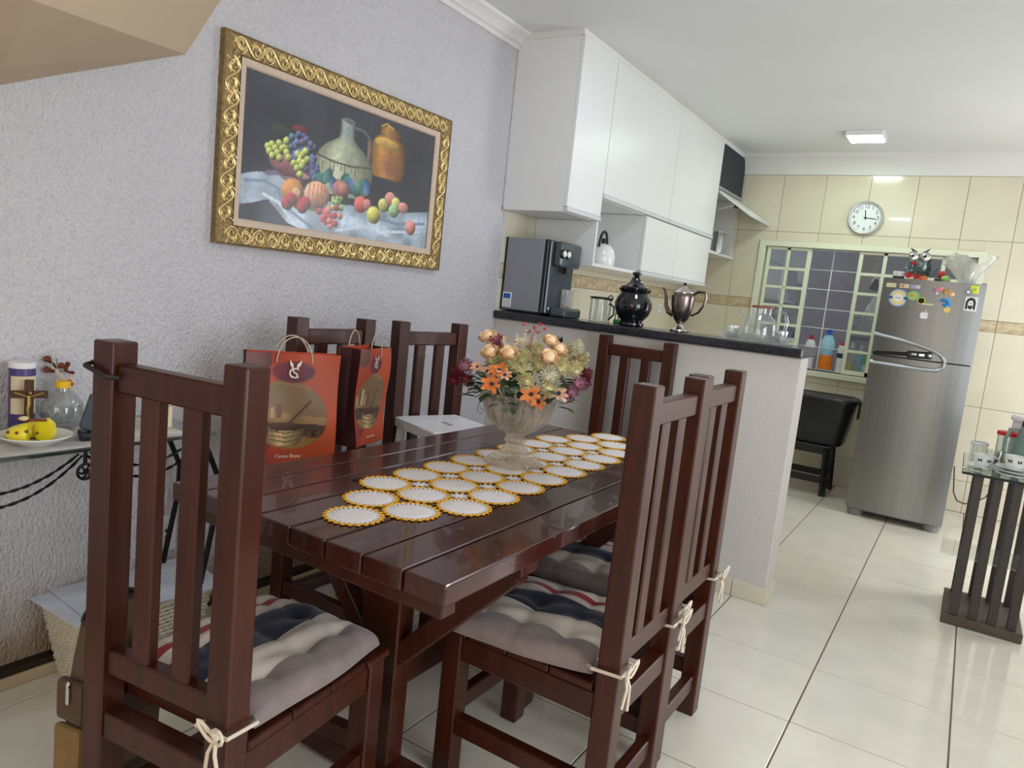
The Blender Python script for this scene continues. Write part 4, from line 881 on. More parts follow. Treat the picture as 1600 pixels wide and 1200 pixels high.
for i in range(nU):
    a = 0.5 + i / (nU - 1) * 5.2; c = Vector((0.03 * math.cos(a), 0.034 * math.sin(a), 0)); h = 0.05 + 0.012 * math.sin(a + 1); ring = []
    for j in range(nV):
        t_ = j / nV * 2 * PI; ring.append(b.bm.verts.new(c + Vector((math.cos(a), math.sin(a), 0)) * 0.024 * math.cos(t_) + Vector((0, 0, max(0, h * 0.42 + h * 0.58 * math.sin(t_))))))
    rings.append(ring)
for A, C in zip(rings, rings[1:]):
    for j in range(nV): b.bm.faces.new((A[j], A[(j + 1) % nV], C[(j + 1) % nV], C[j]))
b.bm.faces.new(rings[0]); b.bm.faces.new(rings[-1][::-1]); b.obj('ring', 'yellow_jelly', pd, smooth=60)
for a, z in ((5.3, 0.03), (5.7, 0.035), (4.8, 0.028), (0.2 + 5.9, 0.03)):
    B().ico((0.053 * math.cos(a), 0.057 * math.sin(a), z), 0.0055, (0.6, 0.8, 0.8), 2).obj('spot', 'brown_spot', pd)
B().tube([(0.012, -0.03, 0.062), (0.03, -0.01, 0.06), (0.035, 0.02, 0.058)], 0.004, 6).tube([(0.0, -0.035, 0.06), (0.02, -0.03, 0.063), (0.012, -0.015, 0.062)], 0.003, 5).obj('ribbon', 'dried_brown', pd)
B().sph((0.015, -0.025, 0.063), 0.012, (1, 1, 0.5)).obj('dollop', 'pale_straw', pd)
cn = thing('canister', 'tall purple tin canister with cream panels behind the crucifix', 'canister', (-1.872, -2.372, Z1))
B().lathe([(0, 0), (0.031, 0), (0.0315, 0.004), (0.0315, 0.18), (0.03, 0.184), (0, 0.184)], n=28).obj('tin', 'purple', cn)
B().lathe([(0.0325, 0.176), (0.033, 0.178), (0.033, 0.19), (0.031, 0.192), (0, 0.192)], n=28).obj('lid_rim', 'white_plastic', cn)
for z0, z1 in ((0.05, 0.1), (0.108, 0.155)):
    b = B(); A = [(0.0318 * math.cos(a), 0.0318 * math.sin(a)) for a in [-1.35 + 2.7 * k / 14 for k in range(15)]]
    for q0, q1 in zip(A, A[1:]): b.poly([(*q0, z0), (*q1, z0), (*q1, z1), (*q0, z1)])
    b.obj('cream_panel', 'cream_label', cn)
cx_ = thing('crucifix', 'small dark wooden standing crucifix with a brass figure on the side table', 'crucifix', (-1.818, -2.378, Z1), R_(-25))
B().box(-0.006, 0.006, -0.011, 0.011, 0.0, 0.15, bev=0.0015).box(-0.006, 0.006, -0.044, 0.044, 0.10, 0.12, bev=0.0015).box(-0.018, 0.018, -0.022, 0.022, 0, 0.012, bev=0.002).obj('cross', 'dark_wood', cx_)
B().tube([(0.009, -0.034, 0.116), (0.01, 0, 0.104), (0.009, 0.034, 0.116)], 0.0026, 6).tube([(0.01, 0, 0.108), (0.011, 0.001, 0.085), (0.012, -0.002, 0.07), (0.01, 0, 0.045)], [0.004, 0.0052, 0.0042, 0.0026], 7).ico((0.011, 0.002, 0.115), 0.0055).obj('figure', 'brass', cx_)
bo = thing('round_bottle', 'round clear bottle half full of water with a yellow cap on the side table', 'bottle', (-1.835, -2.283, Z1))
B().lathe([(0, 0), (0.028, 0.0), (0.045, 0.012), (0.056, 0.045), (0.053, 0.075), (0.035, 0.102), (0.018, 0.112), (0.015, 0.125), (0.0135, 0.125), (0.0165, 0.11), (0.033, 0.1), (0.0505, 0.074), (0.0535, 0.046), (0.043, 0.015), (0.026, 0.0025), (0, 0.0025)], n=32).obj('flask', 'thin_glass', bo)
B().lathe([(0, 0.003), (0.026, 0.003), (0.0425, 0.0155), (0.053, 0.045), (0.052, 0.064), (0, 0.064)], n=32).obj('water', 'water', bo)
B().lathe([(0, 0.121), (0.0195, 0.121), (0.0195, 0.137), (0.018, 0.139), (0, 0.139)], n=24).obj('cap', 'yellow_cap', bo)
df = thing('dried_flowers', 'small bunch of dried brown leaves and red berries behind the round bottle', 'dried flowers', (-1.905, -2.252, Z1))
b = B()
for k, (y, z, d) in enumerate(((-0.03, 0.18, (0, -0.4, 1)), (-0.012, 0.165, (0.3, 0.5, 0.8)), (0.006, 0.155, (0, 1, 0.5)), (-0.022, 0.155, (0.3, -0.8, 0.5)))):
    petalcup(b, (0, y, z), 0.024, d, 3, 0.5, wid=0.45)
b.obj('brown_leaf', 'dried_brown', df, smooth=60)
b = B()
for k in range(18): a = k * 0.9; b.tube([(0, 0.0, 0.0), (0.004, 0.006, 0.09), (0.012 * math.cos(a), 0.012 + 0.028 * math.cos(a * 1.3), 0.12 + 0.03 * math.sin(a))], 0.0011, 4)
b.tube([(0.012, -0.035, 0.175), (0.014, 0.008, 0.125)], 0.0022, 5); b.obj('straw', 'pale_straw', df)
B().ico((0.012, 0.014, 0.124), 0.0085, sub=2).ico((0.01, 0.022, 0.118), 0.006, sub=2).obj('berry', 'red_berry', df)
dv = thing('desk_phone', 'dark slate handset leaning in a black base on the side table', 'phone', (-1.688, -2.268, Z1), R_(-20)); dv.scale = (0.9, 0.8, 0.95)
B().box(-0.035, 0.035, -0.05, 0.055, 0, 0.024, bev=0.008, seg=2).obj('base', 'black_plastic', dv)
B().box(-0.012, 0.012, -0.035, 0.04, 0.02, 0.125, bev=0.006, seg=2, rot=Matrix.Rotation(R_(-18), 4, 'X')).obj('handset', 'slate_plastic', dv)
B().tube([(0, 0.02, 0.12), (0, 0.045, 0.15)], 0.006, 8).obj('antenna', 'black_plastic', dv)
cp = thing('cream_box', 'small cream rounded box on the side table seen between the chair slats', 'box', (-1.73, -2.045, Z1))
B().box(-0.025, 0.025, -0.02, 0.02, 0, 0.068, bev=0.006, seg=2).obj('body', 'cream_label', cp); B().box(-0.027, 0.027, -0.022, 0.022, 0.0685, 0.082, bev=0.004).obj('lid', 'cream_label', cp)

# ---------------------------------------------------------------- wicker basket with papers
bk = thing('wicker_basket', 'white wicker basket on the floor under the side table', 'basket', (-1.785, -2.09, 0))
def bring(z):
    k = 0.80 + 0.20 * z / 0.235; hx, hy, r = 0.135 * k, 0.205 * k, 0.03
    P = []
    for cx2, cy2, a0 in ((hx - r, hy - r, 0), (-hx + r, hy - r, 1), (-hx + r, -hy + r, 2), (hx - r, -hy + r, 3)):
        for q_ in range(4): a = (a0 + q_ / 3) * PI / 2; P.append((cx2 + r * math.cos(a), cy2 + r * math.sin(a)))
    out = []
    for i in range(len(P)):
        p0, p1 = Vector((*P[i], z)), Vector((*P[(i + 1) % len(P)], z)); m = max(1, int((p1 - p0).length / 0.012))
        for j in range(m): out.append(p0.lerp(p1, j / m))
    return out
b = B(); nr = 17
for k in range(nr):
    z = 0.008 + 0.222 * k / (nr - 1); pts = bring(z); c = Vector((0, 0, z))
    b.tube([p_ + (p_ - c).normalized() * (0.003 if (i + k) % 2 else -0.002) for i, p_ in enumerate(pts)], 0.0062, 5, cyc=True)
b.obj('weave', 'wicker', bk, smooth=60, stuff=True)
b = B(); n0 = bring(0.0); n1 = bring(0.232)
for i in range(0, len(n0), 4):
    b.tube([n0[i], n1[min(i, len(n1) - 1)]], 0.003, 4) if False else None
b.box(-0.105, 0.105, -0.16, 0.16, 0.003, 0.008).obj('bottom', 'wicker', bk)
b2 = B().tube(bring(0.236), 0.008, 6, cyc=True).obj('rim', 'wicker', bk)
for k, (dx, dy, rz, dz) in enumerate(((0.0, -0.02, 0.02, 0.247), (0.01, 0.03, -0.08, 0.2495))):
    b = B(); nx, ny = 8, 12; g_ = [[b.bm.verts.new((-0.138 + 0.276 * i / nx, -0.215 + 0.43 * j / ny, 0.006 * math.sin(i * 0.5 + k) * (j / ny) + (-0.012 * (1 - j / 2) if j < 2 and k == 0 else 0) * 0)) for i in range(nx + 1)] for j in range(ny + 1)]
    for j in range(ny):
        for i in range(nx): b.bm.faces.new((g_[j][i], g_[j][i + 1], g_[j + 1][i + 1], g_[j + 1][i]))
    o = b.obj('paper_sheet', 'paper', None, smooth=60); o.location = (-1.785 + dx, -2.09 + dy, dz + 0.003); o.rotation_euler = (0, 0, rz)
    tag(o, ('white printed paper sheet spread over the wicker basket, lower one', 'white printed paper sheet on top of the wicker basket, upper one')[k], 'paper', 'papers on the basket')

# ---------------------------------------------------------------- brown bag hanging on the foreground chair
hb = thing('shoulder_bag', 'brown and tan shoulder bag hanging from the left post of the foreground chair', 'bag', (-1.178, -2.478, 0.0), R_(12)); hb.scale = (0.85, 0.8, 1)
b = B(); rings = []
for k, (z, hx, hy) in enumerate(((0.06, 0.03, 0.10), (0.075, 0.04, 0.115), (0.14, 0.05, 0.13), (0.25, 0.055, 0.135), (0.36, 0.05, 0.13), (0.44, 0.04, 0.12), (0.505, 0.03, 0.11), (0.53, 0.028, 0.105))):
    rings.append([b.bm.verts.new((hx * math.copysign(abs(math.cos(a)) ** 0.6, math.cos(a)), hy * math.copysign(abs(math.sin(a)) ** 0.6, math.sin(a)), z + (0.015 * math.cos(2 * a) if k > 5 else 0))) for a in [q_ * 2 * PI / 28 for q_ in range(28)]])
for A, C in zip(rings, rings[1:]):
    for j in range(28): b.bm.faces.new((A[j], A[(j + 1) % 28], C[(j + 1) % 28], C[j]))
b.bm.faces.new(rings[0][::-1]); b.obj('body', 'leather_brown', hb, smooth=70)
b = B(); c_ = [b.bm.verts.new(v) for v in [(0.022 * math.cos(a), 0.098 * math.sin(a), 0.47) for a in [q_ * 2 * PI / 20 for q_ in range(20)]]]; b.bm.faces.new(c_); b.obj('lining', 'leather_dark', hb)
B().box(-0.045, 0.045, -0.151, -0.126, 0.17, 0.30, bev=0.01, seg=2).obj('front_pocket', 'leather_tan', hb); B().box(-0.046, 0.046, -0.153, -0.126, 0.155, 0.168, bev=0.003).obj('red_trim', 'red_berry', hb)
B().box(-0.044, 0.044, -0.147, -0.118, 0.31, 0.40, bev=0.01, seg=2).obj('upper_pocket', 'leather_brown', hb)
B().box(0.0, 0.01, -0.156, -0.148, 0.355, 0.395, bev=0.002).ico((0.005, -0.152, 0.40), 0.007).obj('zip_pull', 'chrome', hb)
for q_ in range(1): B().tube([(0.029 * math.cos(a), 0.108 * math.sin(a), 0.535 + 0.015 * math.cos(2 * a)) for a in [k * 2 * PI / 24 for k in range(24)]], 0.005, 6, cyc=True).obj('zip_edge', 'leather_dark', hb)
# strap looped over the chair post
pst = Vector((-1.0525, -2.5735, 0)); hb_inv = (Matrix.Translation((-1.178, -2.478, 0)) @ Matrix.Rotation(R_(12), 4, 'Z') @ Matrix.Diagonal((0.85, 0.8, 1, 1))).inverted()
strap = [pst + Vector(v) for v in ((-0.036, -0.02, 1.085), (-0.028, -0.042, 1.08), (0.03, -0.034, 1.066), (0.038, -0.004, 1.062), (0.034, 0.036, 1.07), (-0.028, 0.034, 1.08))]
B().tube([hb_inv @ v for v in strap], 0.0055, 6, cyc=True).obj('strap_loop', 'leather_dark', hb)
dn = [pst + Vector(v) for v in ((0.033, -0.022, 1.066), (0.03, -0.04, 1.04), (-0.02, -0.041, 0.9), (-0.036, -0.02, 0.7), (-0.06, 0.04, 0.535))]
B().tube([hb_inv @ v for v in ((pst + Vector((-0.037, 0.0, 1.08))), (pst + Vector((-0.038, 0.0, 0.8))), (pst + Vector((-0.07, 0.03, 0.54))))], 0.005, 6).obj('strap', 'leather_dark', hb)
B().box(0, 0.001, 0, 0.001, 0, 0.001).obj('stitch', 'leather_dark', hb) if False else None
# ---------------------------------------------------------------- granite counter on the divider
CT = 1.178
tag(B().box(XL + 0.002, -0.303, -0.004, 0.36, 1.136, CT, bev=0.008, seg=2).obj('granite_counter', 'granite'), 'black granite bar top on the half-height wall', 'counter')
# wall cabinets along the kitchen side wall
XC = -1.535; XB_ = XL + 0.002; th = 0.018
def carcass(b, y0, y1, z0, z1, front=XC - 0.021, open_=False, sides=(1, 1)):
    b.box(XB_, front, y0, y1, z1 - th, z1).box(XB_, front, y0, y1, z0, z0 + th)
    if sides[0]: b.box(XB_, front, y0, y0 + th, z0 + th, z1 - th)
    if sides[1]: b.box(XB_, front, y1 - th, y1, z0 + th, z1 - th)
    b.box(XB_, XB_ + 0.005, y0, y1, z0, z1); return b
def cab(name, label, y0, y1, z0, z1, doors, handle=True):
    t = thing(name, label, 'cabinet', (0, 0, 0)); carcass(B(), y0, y1, z0, z1).obj('body', 'melamine', t)
    for a, c in doors:
        d = B().box(XC - 0.020, XC, a + 0.0025, c - 0.0025, z0 + 0.028, z1 - 0.003, bev=0.001).obj('door', 'melamine', t)
        if handle: B().box(XC - 0.02, XC + 0.006, a + 0.0025, c - 0.0025, z0 + 0.003, z0 + 0.026, bev=0.002).obj('handle_profile', 'melamine_edge', d)
    return t
cab('wall_cabinet', 'tall white wall cabinet nearest the dining room with a single door', -0.02, 0.377, 1.72, 2.583, [(-0.02, 0.377)])
cab('wall_cabinet', 'wide white wall cabinet with two lift-up doors above the open niche', 0.379, 2.362, 1.848, 2.583, [(0.379, 1.405), (1.405, 2.362)])
cab('wall_cabinet', 'low white wall cabinet with two flap doors above the backsplash', 1.03, 2.335, 1.476, 1.846, [(1.03, 1.60), (1.60, 2.335)])
t = thing('niche_shelf', 'open white niche under the wall cabinets holding a kettle', 'shelf')
B().box(XB_, XC, 0.345, 1.028, 1.476, 1.494).obj('board', 'melamine', t); B().box(XB_, XC, 0.345, 0.363, 1.4945, 1.7185).obj('side', 'melamine', t); B().box(XB_, XB_ + 0.004, 0.365, 1.028, 1.4945, 1.846).obj('back', 'melamine', t)
B().box(XB_, XC, 0.379, 1.028, 1.719, 1.846).obj('valance', 'melamine', t) if False else None
struct(B().box(XB_, XC - 0.008, -0.02, YB - 0.004, 2.584, ZC).obj('trim_3', 'white_paint'))
t = thing('wall_cabinet', 'short wall cabinet with a black glass door over the cooker corner', 'cabinet'); carcass(B(), 2.366, YB - 0.004, 2.235, 2.583).obj('body', 'melamine', t)
d = B().box(XC - 0.02, XC, 2.37, YB - 0.012, 2.262, 2.58, bev=0.001).obj('door', 'black_glass', t); B().box(XC - 0.02, XC + 0.006, 2.37, YB - 0.012, 2.238, 2.26, bev=0.001).obj('handle_profile', 'aluminium', d)
fl_ = B().bar((XC + 0.0, 2.685, 2.222), (XC + 0.27, 2.685, 2.045), 0.61, 0.018).obj('open_flap', 'melamine', t)
B().tube([(XC - 0.12, 2.39, 2.05), (XC + 0.14, 2.39, 2.118)], 0.005, 6).obj('gas_strut', 'aluminium', t); B().box(XC + 0.13, XC + 0.16, 2.383, 2.397, 2.095, 2.13).obj('strut_bracket', 'black_plastic', t)
t = thing('corner_shelf', 'white shelf board in the kitchen corner under the open flap', 'shelf')
B().box(XB_, XC, 2.337, YB - 0.004, 1.745, 1.765).obj('board', 'melamine', t); B().box(XB_, XC, 2.337, 2.355, 1.766, 1.846).obj('side', 'melamine', t); B().box(XB_, XC - 0.02, 2.978, YB - 0.004, 1.766, 2.233).obj('side', 'melamine', t)
sc = thing('steel_canister', 'brushed steel canister on the white corner shelf', 'canister', (-1.562, 2.615, 1.766))
B().lathe([(0, 0), (0.045, 0), (0.045, 0.155), (0.043, 0.158), (0, 0.158)], n=28).obj('body', 'aluminium', sc); B().lathe([(0, 0.1585), (0.046, 0.1585), (0.046, 0.17), (0, 0.172)], n=28).obj('lid', 'chrome', sc)
kt = thing('kettle', 'white enamel kettle with a black loop handle in the open niche', 'kettle', (-1.625, 0.64, 1.4945))
B().lathe([(0, 0), (0.07, 0), (0.078, 0.012), (0.078, 0.05), (0.07, 0.09), (0.05, 0.118), (0.025, 0.128), (0, 0.13)], n=32).obj('body', 'white_gloss', kt)
B().tube([(0.0, -0.055 * math.cos(a), 0.105 + 0.095 * math.sin(a)) for a in [PI * k / 14 for k in range(15)]], 0.008, 8).obj('handle', 'black_plastic', kt); B().lathe([(0, 0.131), (0.014, 0.131), (0.012, 0.16), (0, 0.162)], n=16).obj('lid_knob', 'black_plastic', kt)
B().tube([(0.0, 0.07, 0.06), (0.0, 0.1, 0.085), (0, 0.115, 0.11)], [0.018, 0.013, 0.01], 10).obj('spout', 'white_gloss', kt)

# ---------------------------------------------------------------- things on the bar top
Z2 = CT + 0.0005
wp = thing('water_purifier', 'grey countertop water purifier with black trim at the wall end of the bar top', 'water purifier', (-1.775, 0.19, Z2))
B().box(-0.145, 0.095, -0.135, 0.145, 0.012, 0.402, bev=0.006, seg=2).obj('casing', 'purifier_grey', wp); B().box(0.0955, 0.118, -0.137, 0.147, 0.01, 0.404, bev=0.004).obj('black_band', 'black_plastic', wp)
B().box(-0.15, -0.1455, -0.137, 0.147, 0.01, 0.404).obj('back_panel', 'black_plastic', wp)
B().box(0.1185, 0.135, -0.13, 0.14, 0.012, 0.4, bev=0.005).box(0.135, 0.19, -0.11, 0.12, 0.265, 0.4, bev=0.02, seg=3).obj('front', 'purifier_front', wp)
for y in (-0.118, -0.07):
    k_ = B().sph((0.19, y + 0.02, 0.335), 0.026, (0.5, 1, 1)).obj('dial', 'black_plastic', wp); B().sph((0.2, y + 0.02, 0.335), 0.018, (0.5, 1, 1)).obj('dial_cap', 'white_gloss', k_)
B().tube([(0.165, 0.01, 0.29), (0.165, 0.01, 0.235)], 0.022, 14).obj('outlet', 'black_plastic', wp)
B().box(0.136, 0.235, -0.09, 0.10, 0.0, 0.05, bev=0.012, seg=2).obj('drip_tray', 'purifier_front', wp)
B().lathe([(0, 0.051), (0.028, 0.051), (0.03, 0.055), (0.033, 0.15), (0.031, 0.15), (0.028, 0.06), (0, 0.058)], (0.185, 0.01, 0), n=20, flute=10, fd=0.04).obj('drinking_glass', 'crystal', wp)
B().box(-0.1, 0.1, -0.12, 0.13, 0, 0.0115).obj('feet', 'black_rubber', wp)
st = B().box(-0.14, -0.082, -0.1362, -0.1352, 0.025, 0.105).obj('sticker', 'white_plastic', wp); B().box(-0.134, -0.09, -0.137, -0.1363, 0.07, 0.098).obj('sticker_print', 'blue_print', st)
for k in range(4): B().box(-0.134, -0.09, -0.137, -0.1363, 0.034 + 0.008 * k, 0.037 + 0.008 * k).obj('sticker_print', 'grey_print', st)
for dz, r in ((0.035, 0.006),): B().sph((0.137, -0.1, 0.04), 0.008, (0.3, 1, 1)).obj('badge', 'white_gloss', wp)
gj = thing('glass_jar', 'clear glass jar with a dark rim and loop handle behind the black urn', 'jar', (-1.415, 0.265, Z2))
B().lathe([(0, 0), (0.056, 0), (0.058, 0.006), (0.058, 0.118), (0.0565, 0.118), (0.0565, 0.008), (0, 0.007)], n=28).obj('body', 'thin_glass', gj)
B().lathe([(0.054, 0.119), (0.0605, 0.119), (0.0605, 0.131), (0, 0.134)], n=28).obj('lid', 'black_plastic', gj); B().tube([(0.05 + 0.014 * math.cos(a) + 0.014, -0.02, 0.13 + 0.014 * math.sin(a)) for a in [k * 2 * PI / 12 for k in range(12)]], 0.003, 6, cyc=True).obj('loop', 'black_plastic', gj)
B().tube([(0.058, -0.01, 0.1), (0.085, -0.012, 0.085), (0.088, -0.012, 0.045), (0.06, -0.01, 0.015)], 0.005, 8).obj('handle', 'black_plastic', gj)
rk = thing('wire_rack', 'dark green wire rack standing behind the black urn', 'rack', (-1.285, 0.315, Z2))
for k in range(5): B().tube([(-0.045 + 0.018 * k, -0.03, 0.0015), (-0.045 + 0.018 * k, -0.03, 0.13), (-0.03 + 0.018 * k, 0.02, 0.14), (-0.03 + 0.018 * k, 0.02, 0.0015)], 0.003, 6).obj('wire', 'iron', rk)
B().box(-0.055, 0.06, -0.035, 0.03, 0.0, 0.02, bev=0.004).obj('tray', 'green_bottle', rk)
ur = thing('ceramic_urn', 'glossy black ceramic lidded urn on the bar top', 'urn', (-1.195, 0.19, Z2))
B().lathe([(0, 0), (0.06, 0), (0.066, 0.006), (0.066, 0.016), (0.056, 0.024), (0.06, 0.03), (0.082, 0.055), (0.096, 0.09), (0.096, 0.115), (0.086, 0.145), (0.072, 0.16), (0.07, 0.168), (0.084, 0.184), (0.086, 0.19), (0.08, 0.192), (0, 0.192)], n=40).obj('pot', 'black_ceramic', ur)
B().lathe([(0, 0.1925), (0.076, 0.1925), (0.074, 0.2), (0.05, 0.21), (0.032, 0.226), (0.026, 0.24), (0.02, 0.25), (0.012, 0.254), (0.022, 0.262), (0.024, 0.272), (0.012, 0.28), (0, 0.281)], n=32).obj('lid', 'black_ceramic', ur)
cf_ = thing('coffee_pot', 'tarnished silver footed coffee pot with curved spout on the bar top', 'coffee pot', (-0.937, 0.20, Z2))
B().lathe([(0, 0), (0.046, 0), (0.048, 0.006), (0.044, 0.012), (0.028, 0.018), (0.014, 0.03), (0.012, 0.038), (0, 0.038)], n=32).obj('foot', 'silver', cf_)
B().lathe([(0, 0.0385), (0.014, 0.0385), (0.034, 0.062), (0.048, 0.095), (0.056, 0.14), (0.058, 0.178), (0.054, 0.18), (0.05, 0.192), (0, 0.193)], n=32, flute=10, fd=0.012).obj('body', 'silver_old', cf_)
B().lathe([(0.05, 0.1935), (0.046, 0.2), (0.028, 0.21), (0.01, 0.222), (0.006, 0.228), (0, 0.23)], n=28).obj('lid', 'silver', cf_); B().sph((0, 0, 0.238), 0.008).obj('finial', 'black_plastic', cf_)
B().tube([(-0.042, 0, 0.085), (-0.07, 0, 0.095), (-0.085, 0, 0.125), (-0.09, 0, 0.165), (-0.1, 0, 0.2), (-0.112, 0, 0.21)], [0.016, 0.013, 0.01, 0.008, 0.007, 0.006], 10).obj('spout', 'silver_old', cf_)
B().tube([(0.052, 0, 0.19), (0.07, 0, 0.206), (0.108, 0, 0.206), (0.114, 0, 0.18), (0.106, 0, 0.14), (0.085, 0, 0.105), (0.05, 0, 0.085)], [0.006, 0.008, 0.007, 0.006, 0.006, 0.006, 0.005], 8).obj('handle', 'silver_old', cf_)
tr = thing('crystal_tray', 'rectangular cut crystal tray near the free end of the bar top', 'tray', (-0.555, 0.195, Z2))
b = B(); NX = 40
def rrect(hx, hy, z, wav): return [(hx * math.copysign(abs(math.cos(a)) ** 0.5, math.cos(a)) * (1 + wav * math.cos(20 * a)), hy * math.copysign(abs(math.sin(a)) ** 0.5, math.sin(a)) * (1 + wav * math.cos(20 * a)), z) for a in [k * 2 * PI / 80 for k in range(80)]]
Rg = [[b.bm.verts.new(v) for v in rrect(*q_)] for q_ in ((0.145, 0.085, 0, 0), (0.15, 0.09, 0.002, 0.0), (0.16, 0.1, 0.02, 0.01), (0.172, 0.112, 0.034, 0.02), (0.168, 0.108, 0.035, 0.02), (0.155, 0.095, 0.02, 0.01), (0.14, 0.08, 0.007, 0.0))]
for A, C in zip(Rg, Rg[1:]):
    for k in range(80): b.bm.faces.new((A[k], A[(k + 1) % 80], C[(k + 1) % 80], C[k]))
b.bm.faces.new(Rg[0][::-1]); b.bm.faces.new(Rg[-1]); b.obj('dish', 'crystal', tr, smooth=50)
gp = thing('glass_teapot', 'clear glass teapot with a wooden lid standing on the crystal tray', 'teapot', (-0.545, 0.20, Z2 + 0.0078))
B().lathe([(0, 0), (0.07, 0), (0.076, 0.005), (0.077, 0.03), (0.074, 0.075), (0.064, 0.1), (0.046, 0.116), (0.043, 0.125), (0.044, 0.15), (0.0425, 0.15), (0.0415, 0.126), (0.0445, 0.1145), (0.0625, 0.099), (0.0725, 0.074), (0.0755, 0.03), (0.0735, 0.007), (0, 0.004)], n=36).obj('body', 'thin_glass', gp)
B().lathe([(0, 0.1505), (0.05, 0.1505), (0.05, 0.161), (0, 0.163)], n=28).obj('lid', 'wood_lid', gp)
B().tube([(0.045, 0, 0.135), (0.075, 0, 0.145), (0.105, 0, 0.135), (0.118, 0, 0.1), (0.112, 0, 0.06), (0.076, 0, 0.035)], 0.0075, 8).obj('handle', 'thin_glass', gp); B().tube([(-0.06, 0, 0.095), (-0.085, 0, 0.115), (-0.105, 0, 0.135)], [0.016, 0.012, 0.011], 12).obj('spout', 'thin_glass', gp)
for k, (x, y) in enumerate(((-0.655, 0.16), (-0.652, 0.235), (-0.455, 0.17), (-0.452, 0.235))):
    o = B().lathe([(0, 0), (0.022, 0), (0.024, 0.003), (0.028, 0.055), (0.0265, 0.055), (0.022, 0.007), (0, 0.006)], n=20, flute=10, fd=0.03).obj('shot_glass', 'thin_glass'); o.location = (x, y, Z2 + 0.0078)
    tag(o, ('small clear glass at the left front of the crystal tray', 'small clear glass at the left back of the crystal tray', 'small clear glass at the right front of the crystal tray', 'small clear glass at the right back of the crystal tray')[k], 'glass', 'small glasses on the crystal tray')

# ---------------------------------------------------------------- wall clock
ck = thing('wall_clock', 'round silver-rimmed wall clock with black numerals above the window', 'clock', (-0.548, YB, 2.135))
B().lathe([(0, 0), (0.127, 0), (0.129, 0.02), (0.122, 0.036), (0.110, 0.034), (0.108, 0.02), (0, 0.02)], n=48).obj('rim', 'clock_rim', ck)
B().lathe([(0.1075, 0.0205), (0.1075, 0.0225), (0, 0.0225)], n=48).obj('dial', 'clock_face', ck)
for o in ck.children: o.rotation_euler = (PI / 2, 0, 0)
for h in range(1, 13):
    a = PI / 2 - h * PI / 6; o = link('numeral', text_mesh(str(h), 0.039, 'ink', 0.0004), ck); place_flat(o, (0.086 * math.cos(a), -0.0235, 0.086 * math.sin(a)), (1, 0, 0), (0, 0, 1))
def hand(ang, ln, wd_, nm):
    a = PI / 2 - ang; d = Vector((math.cos(a), 0, math.sin(a))); B().bar(d * -0.015 + Vector((0, -0.026, 0)), d * ln + Vector((0, -0.026, 0)), wd_, 0.001, up=(0, 1, 0)).obj(nm, 'ink', ck)
hand(R_(97), 0.075, 0.006, 'minute_hand'); hand(R_(-8), 0.058, 0.007, 'hour_hand'); B().tube([(0, -0.022, 0), (0, -0.029, 0)], 0.007, 10).obj('pivot', 'ink', ck)

# ---------------------------------------------------------------- refrigerator
FX0, FX1, FY0, FY1 = -0.262, 0.325, 2.12, 2.82
fx = thing('refrigerator', 'stainless steel two-door refrigerator covered with magnets beside the window', 'refrigerator', ((FX0 + FX1) / 2, FY0, 0))
fw = (FX1 - FX0) / 2; dep = FY1 - FY0
def fyf(x): return 0.022 * (abs(x) / fw) ** 2.4
def doorpoly(ins=0.0):
    P = [(-fw + ins, 0.07)] + [(x, fyf(x)) for x in [-fw + ins + (2 * fw - 2 * ins) * k / 20 for k in range(21)]] + [(fw - ins, 0.07)]
    return P
B().box(-fw + 0.006, fw - 0.006, 0.072, dep, 0.03, 1.635, bev=0.004).obj('cabinet', 'grey_plastic', fx)
B().prism(doorpoly(), 2, 0.055, 1.117).obj('lower_door', 'steel', fx); dr = B().prism(doorpoly(), 2, 1.126, 1.64).obj('upper_door', 'steel', fx)
for s in (-1, 1): B().lathe([(0, 0), (0.045, 0), (0.05, 0.02), (0.05, 0.05), (0, 0.05)], (s * (fw - 0.06), 0.075, 0), n=20).obj('foot', 'grey_plastic', fx)
xo = (FX0 + FX1) / 2
def fpt(X, Z, off=0.0): return (X - xo, fyf(X - xo) - off, Z)
B().tube([fpt(FX0 + 0.004, 1.262, 0.002), fpt(-0.1, 1.24, 0.003), fpt(0.03, 1.212, 0.003), fpt(0.105, 1.19, 0.003), fpt(0.15, 1.165, 0.003), fpt(0.172, 1.13, 0.003), fpt(0.168, 1.09, 0.003), fpt(0.135, 1.066, 0.003), fpt(0.03, 1.064, 0.003), fpt(-0.1, 1.068, 0.003), fpt(FX0 + 0.004, 1.072, 0.002)], 0.014, 10).obj('handle_frame', 'aluminium', fx)
B().bar(fpt(FX0 + 0.01, 1.136, 0.006), fpt(-0.03, 1.152, 0.008), 0.012, 0.024, bev=0.003).obj('grip_bar', 'black_plastic', fx); B().bar(fpt(-0.05, 1.15, 0.009), fpt(0.10, 1.158, 0.008), 0.02, 0.046, bev=0.009).obj('grip', 'black_plastic', fx)
for x in (-0.02, 0.025): B().bar(fpt(x, 1.155, 0.019), fpt(x + 0.03, 1.156, 0.019), 0.003, 0.014).obj('grip_inlay', 'chrome', fx)
B().sph(fpt(0.085, 1.157, 0.019), 0.011, (1, 0.4, 1)).obj('lock', 'chrome', fx); B().box(fw - 0.03, fw - 0.002, 0.05, 0.1, 1.641, 1.648).obj('hinge_cover', 'grey_plastic', fx)
def mag(name, label, X, Z, parts, cat='magnet'):
    t = thing(name, label, cat, (X, FY0 + fyf(X - xo) - 0.0005, Z), 0, 'refrigerator magnets')
    for nm, b, m in parts: o = b.obj(nm, m, t)
    return t
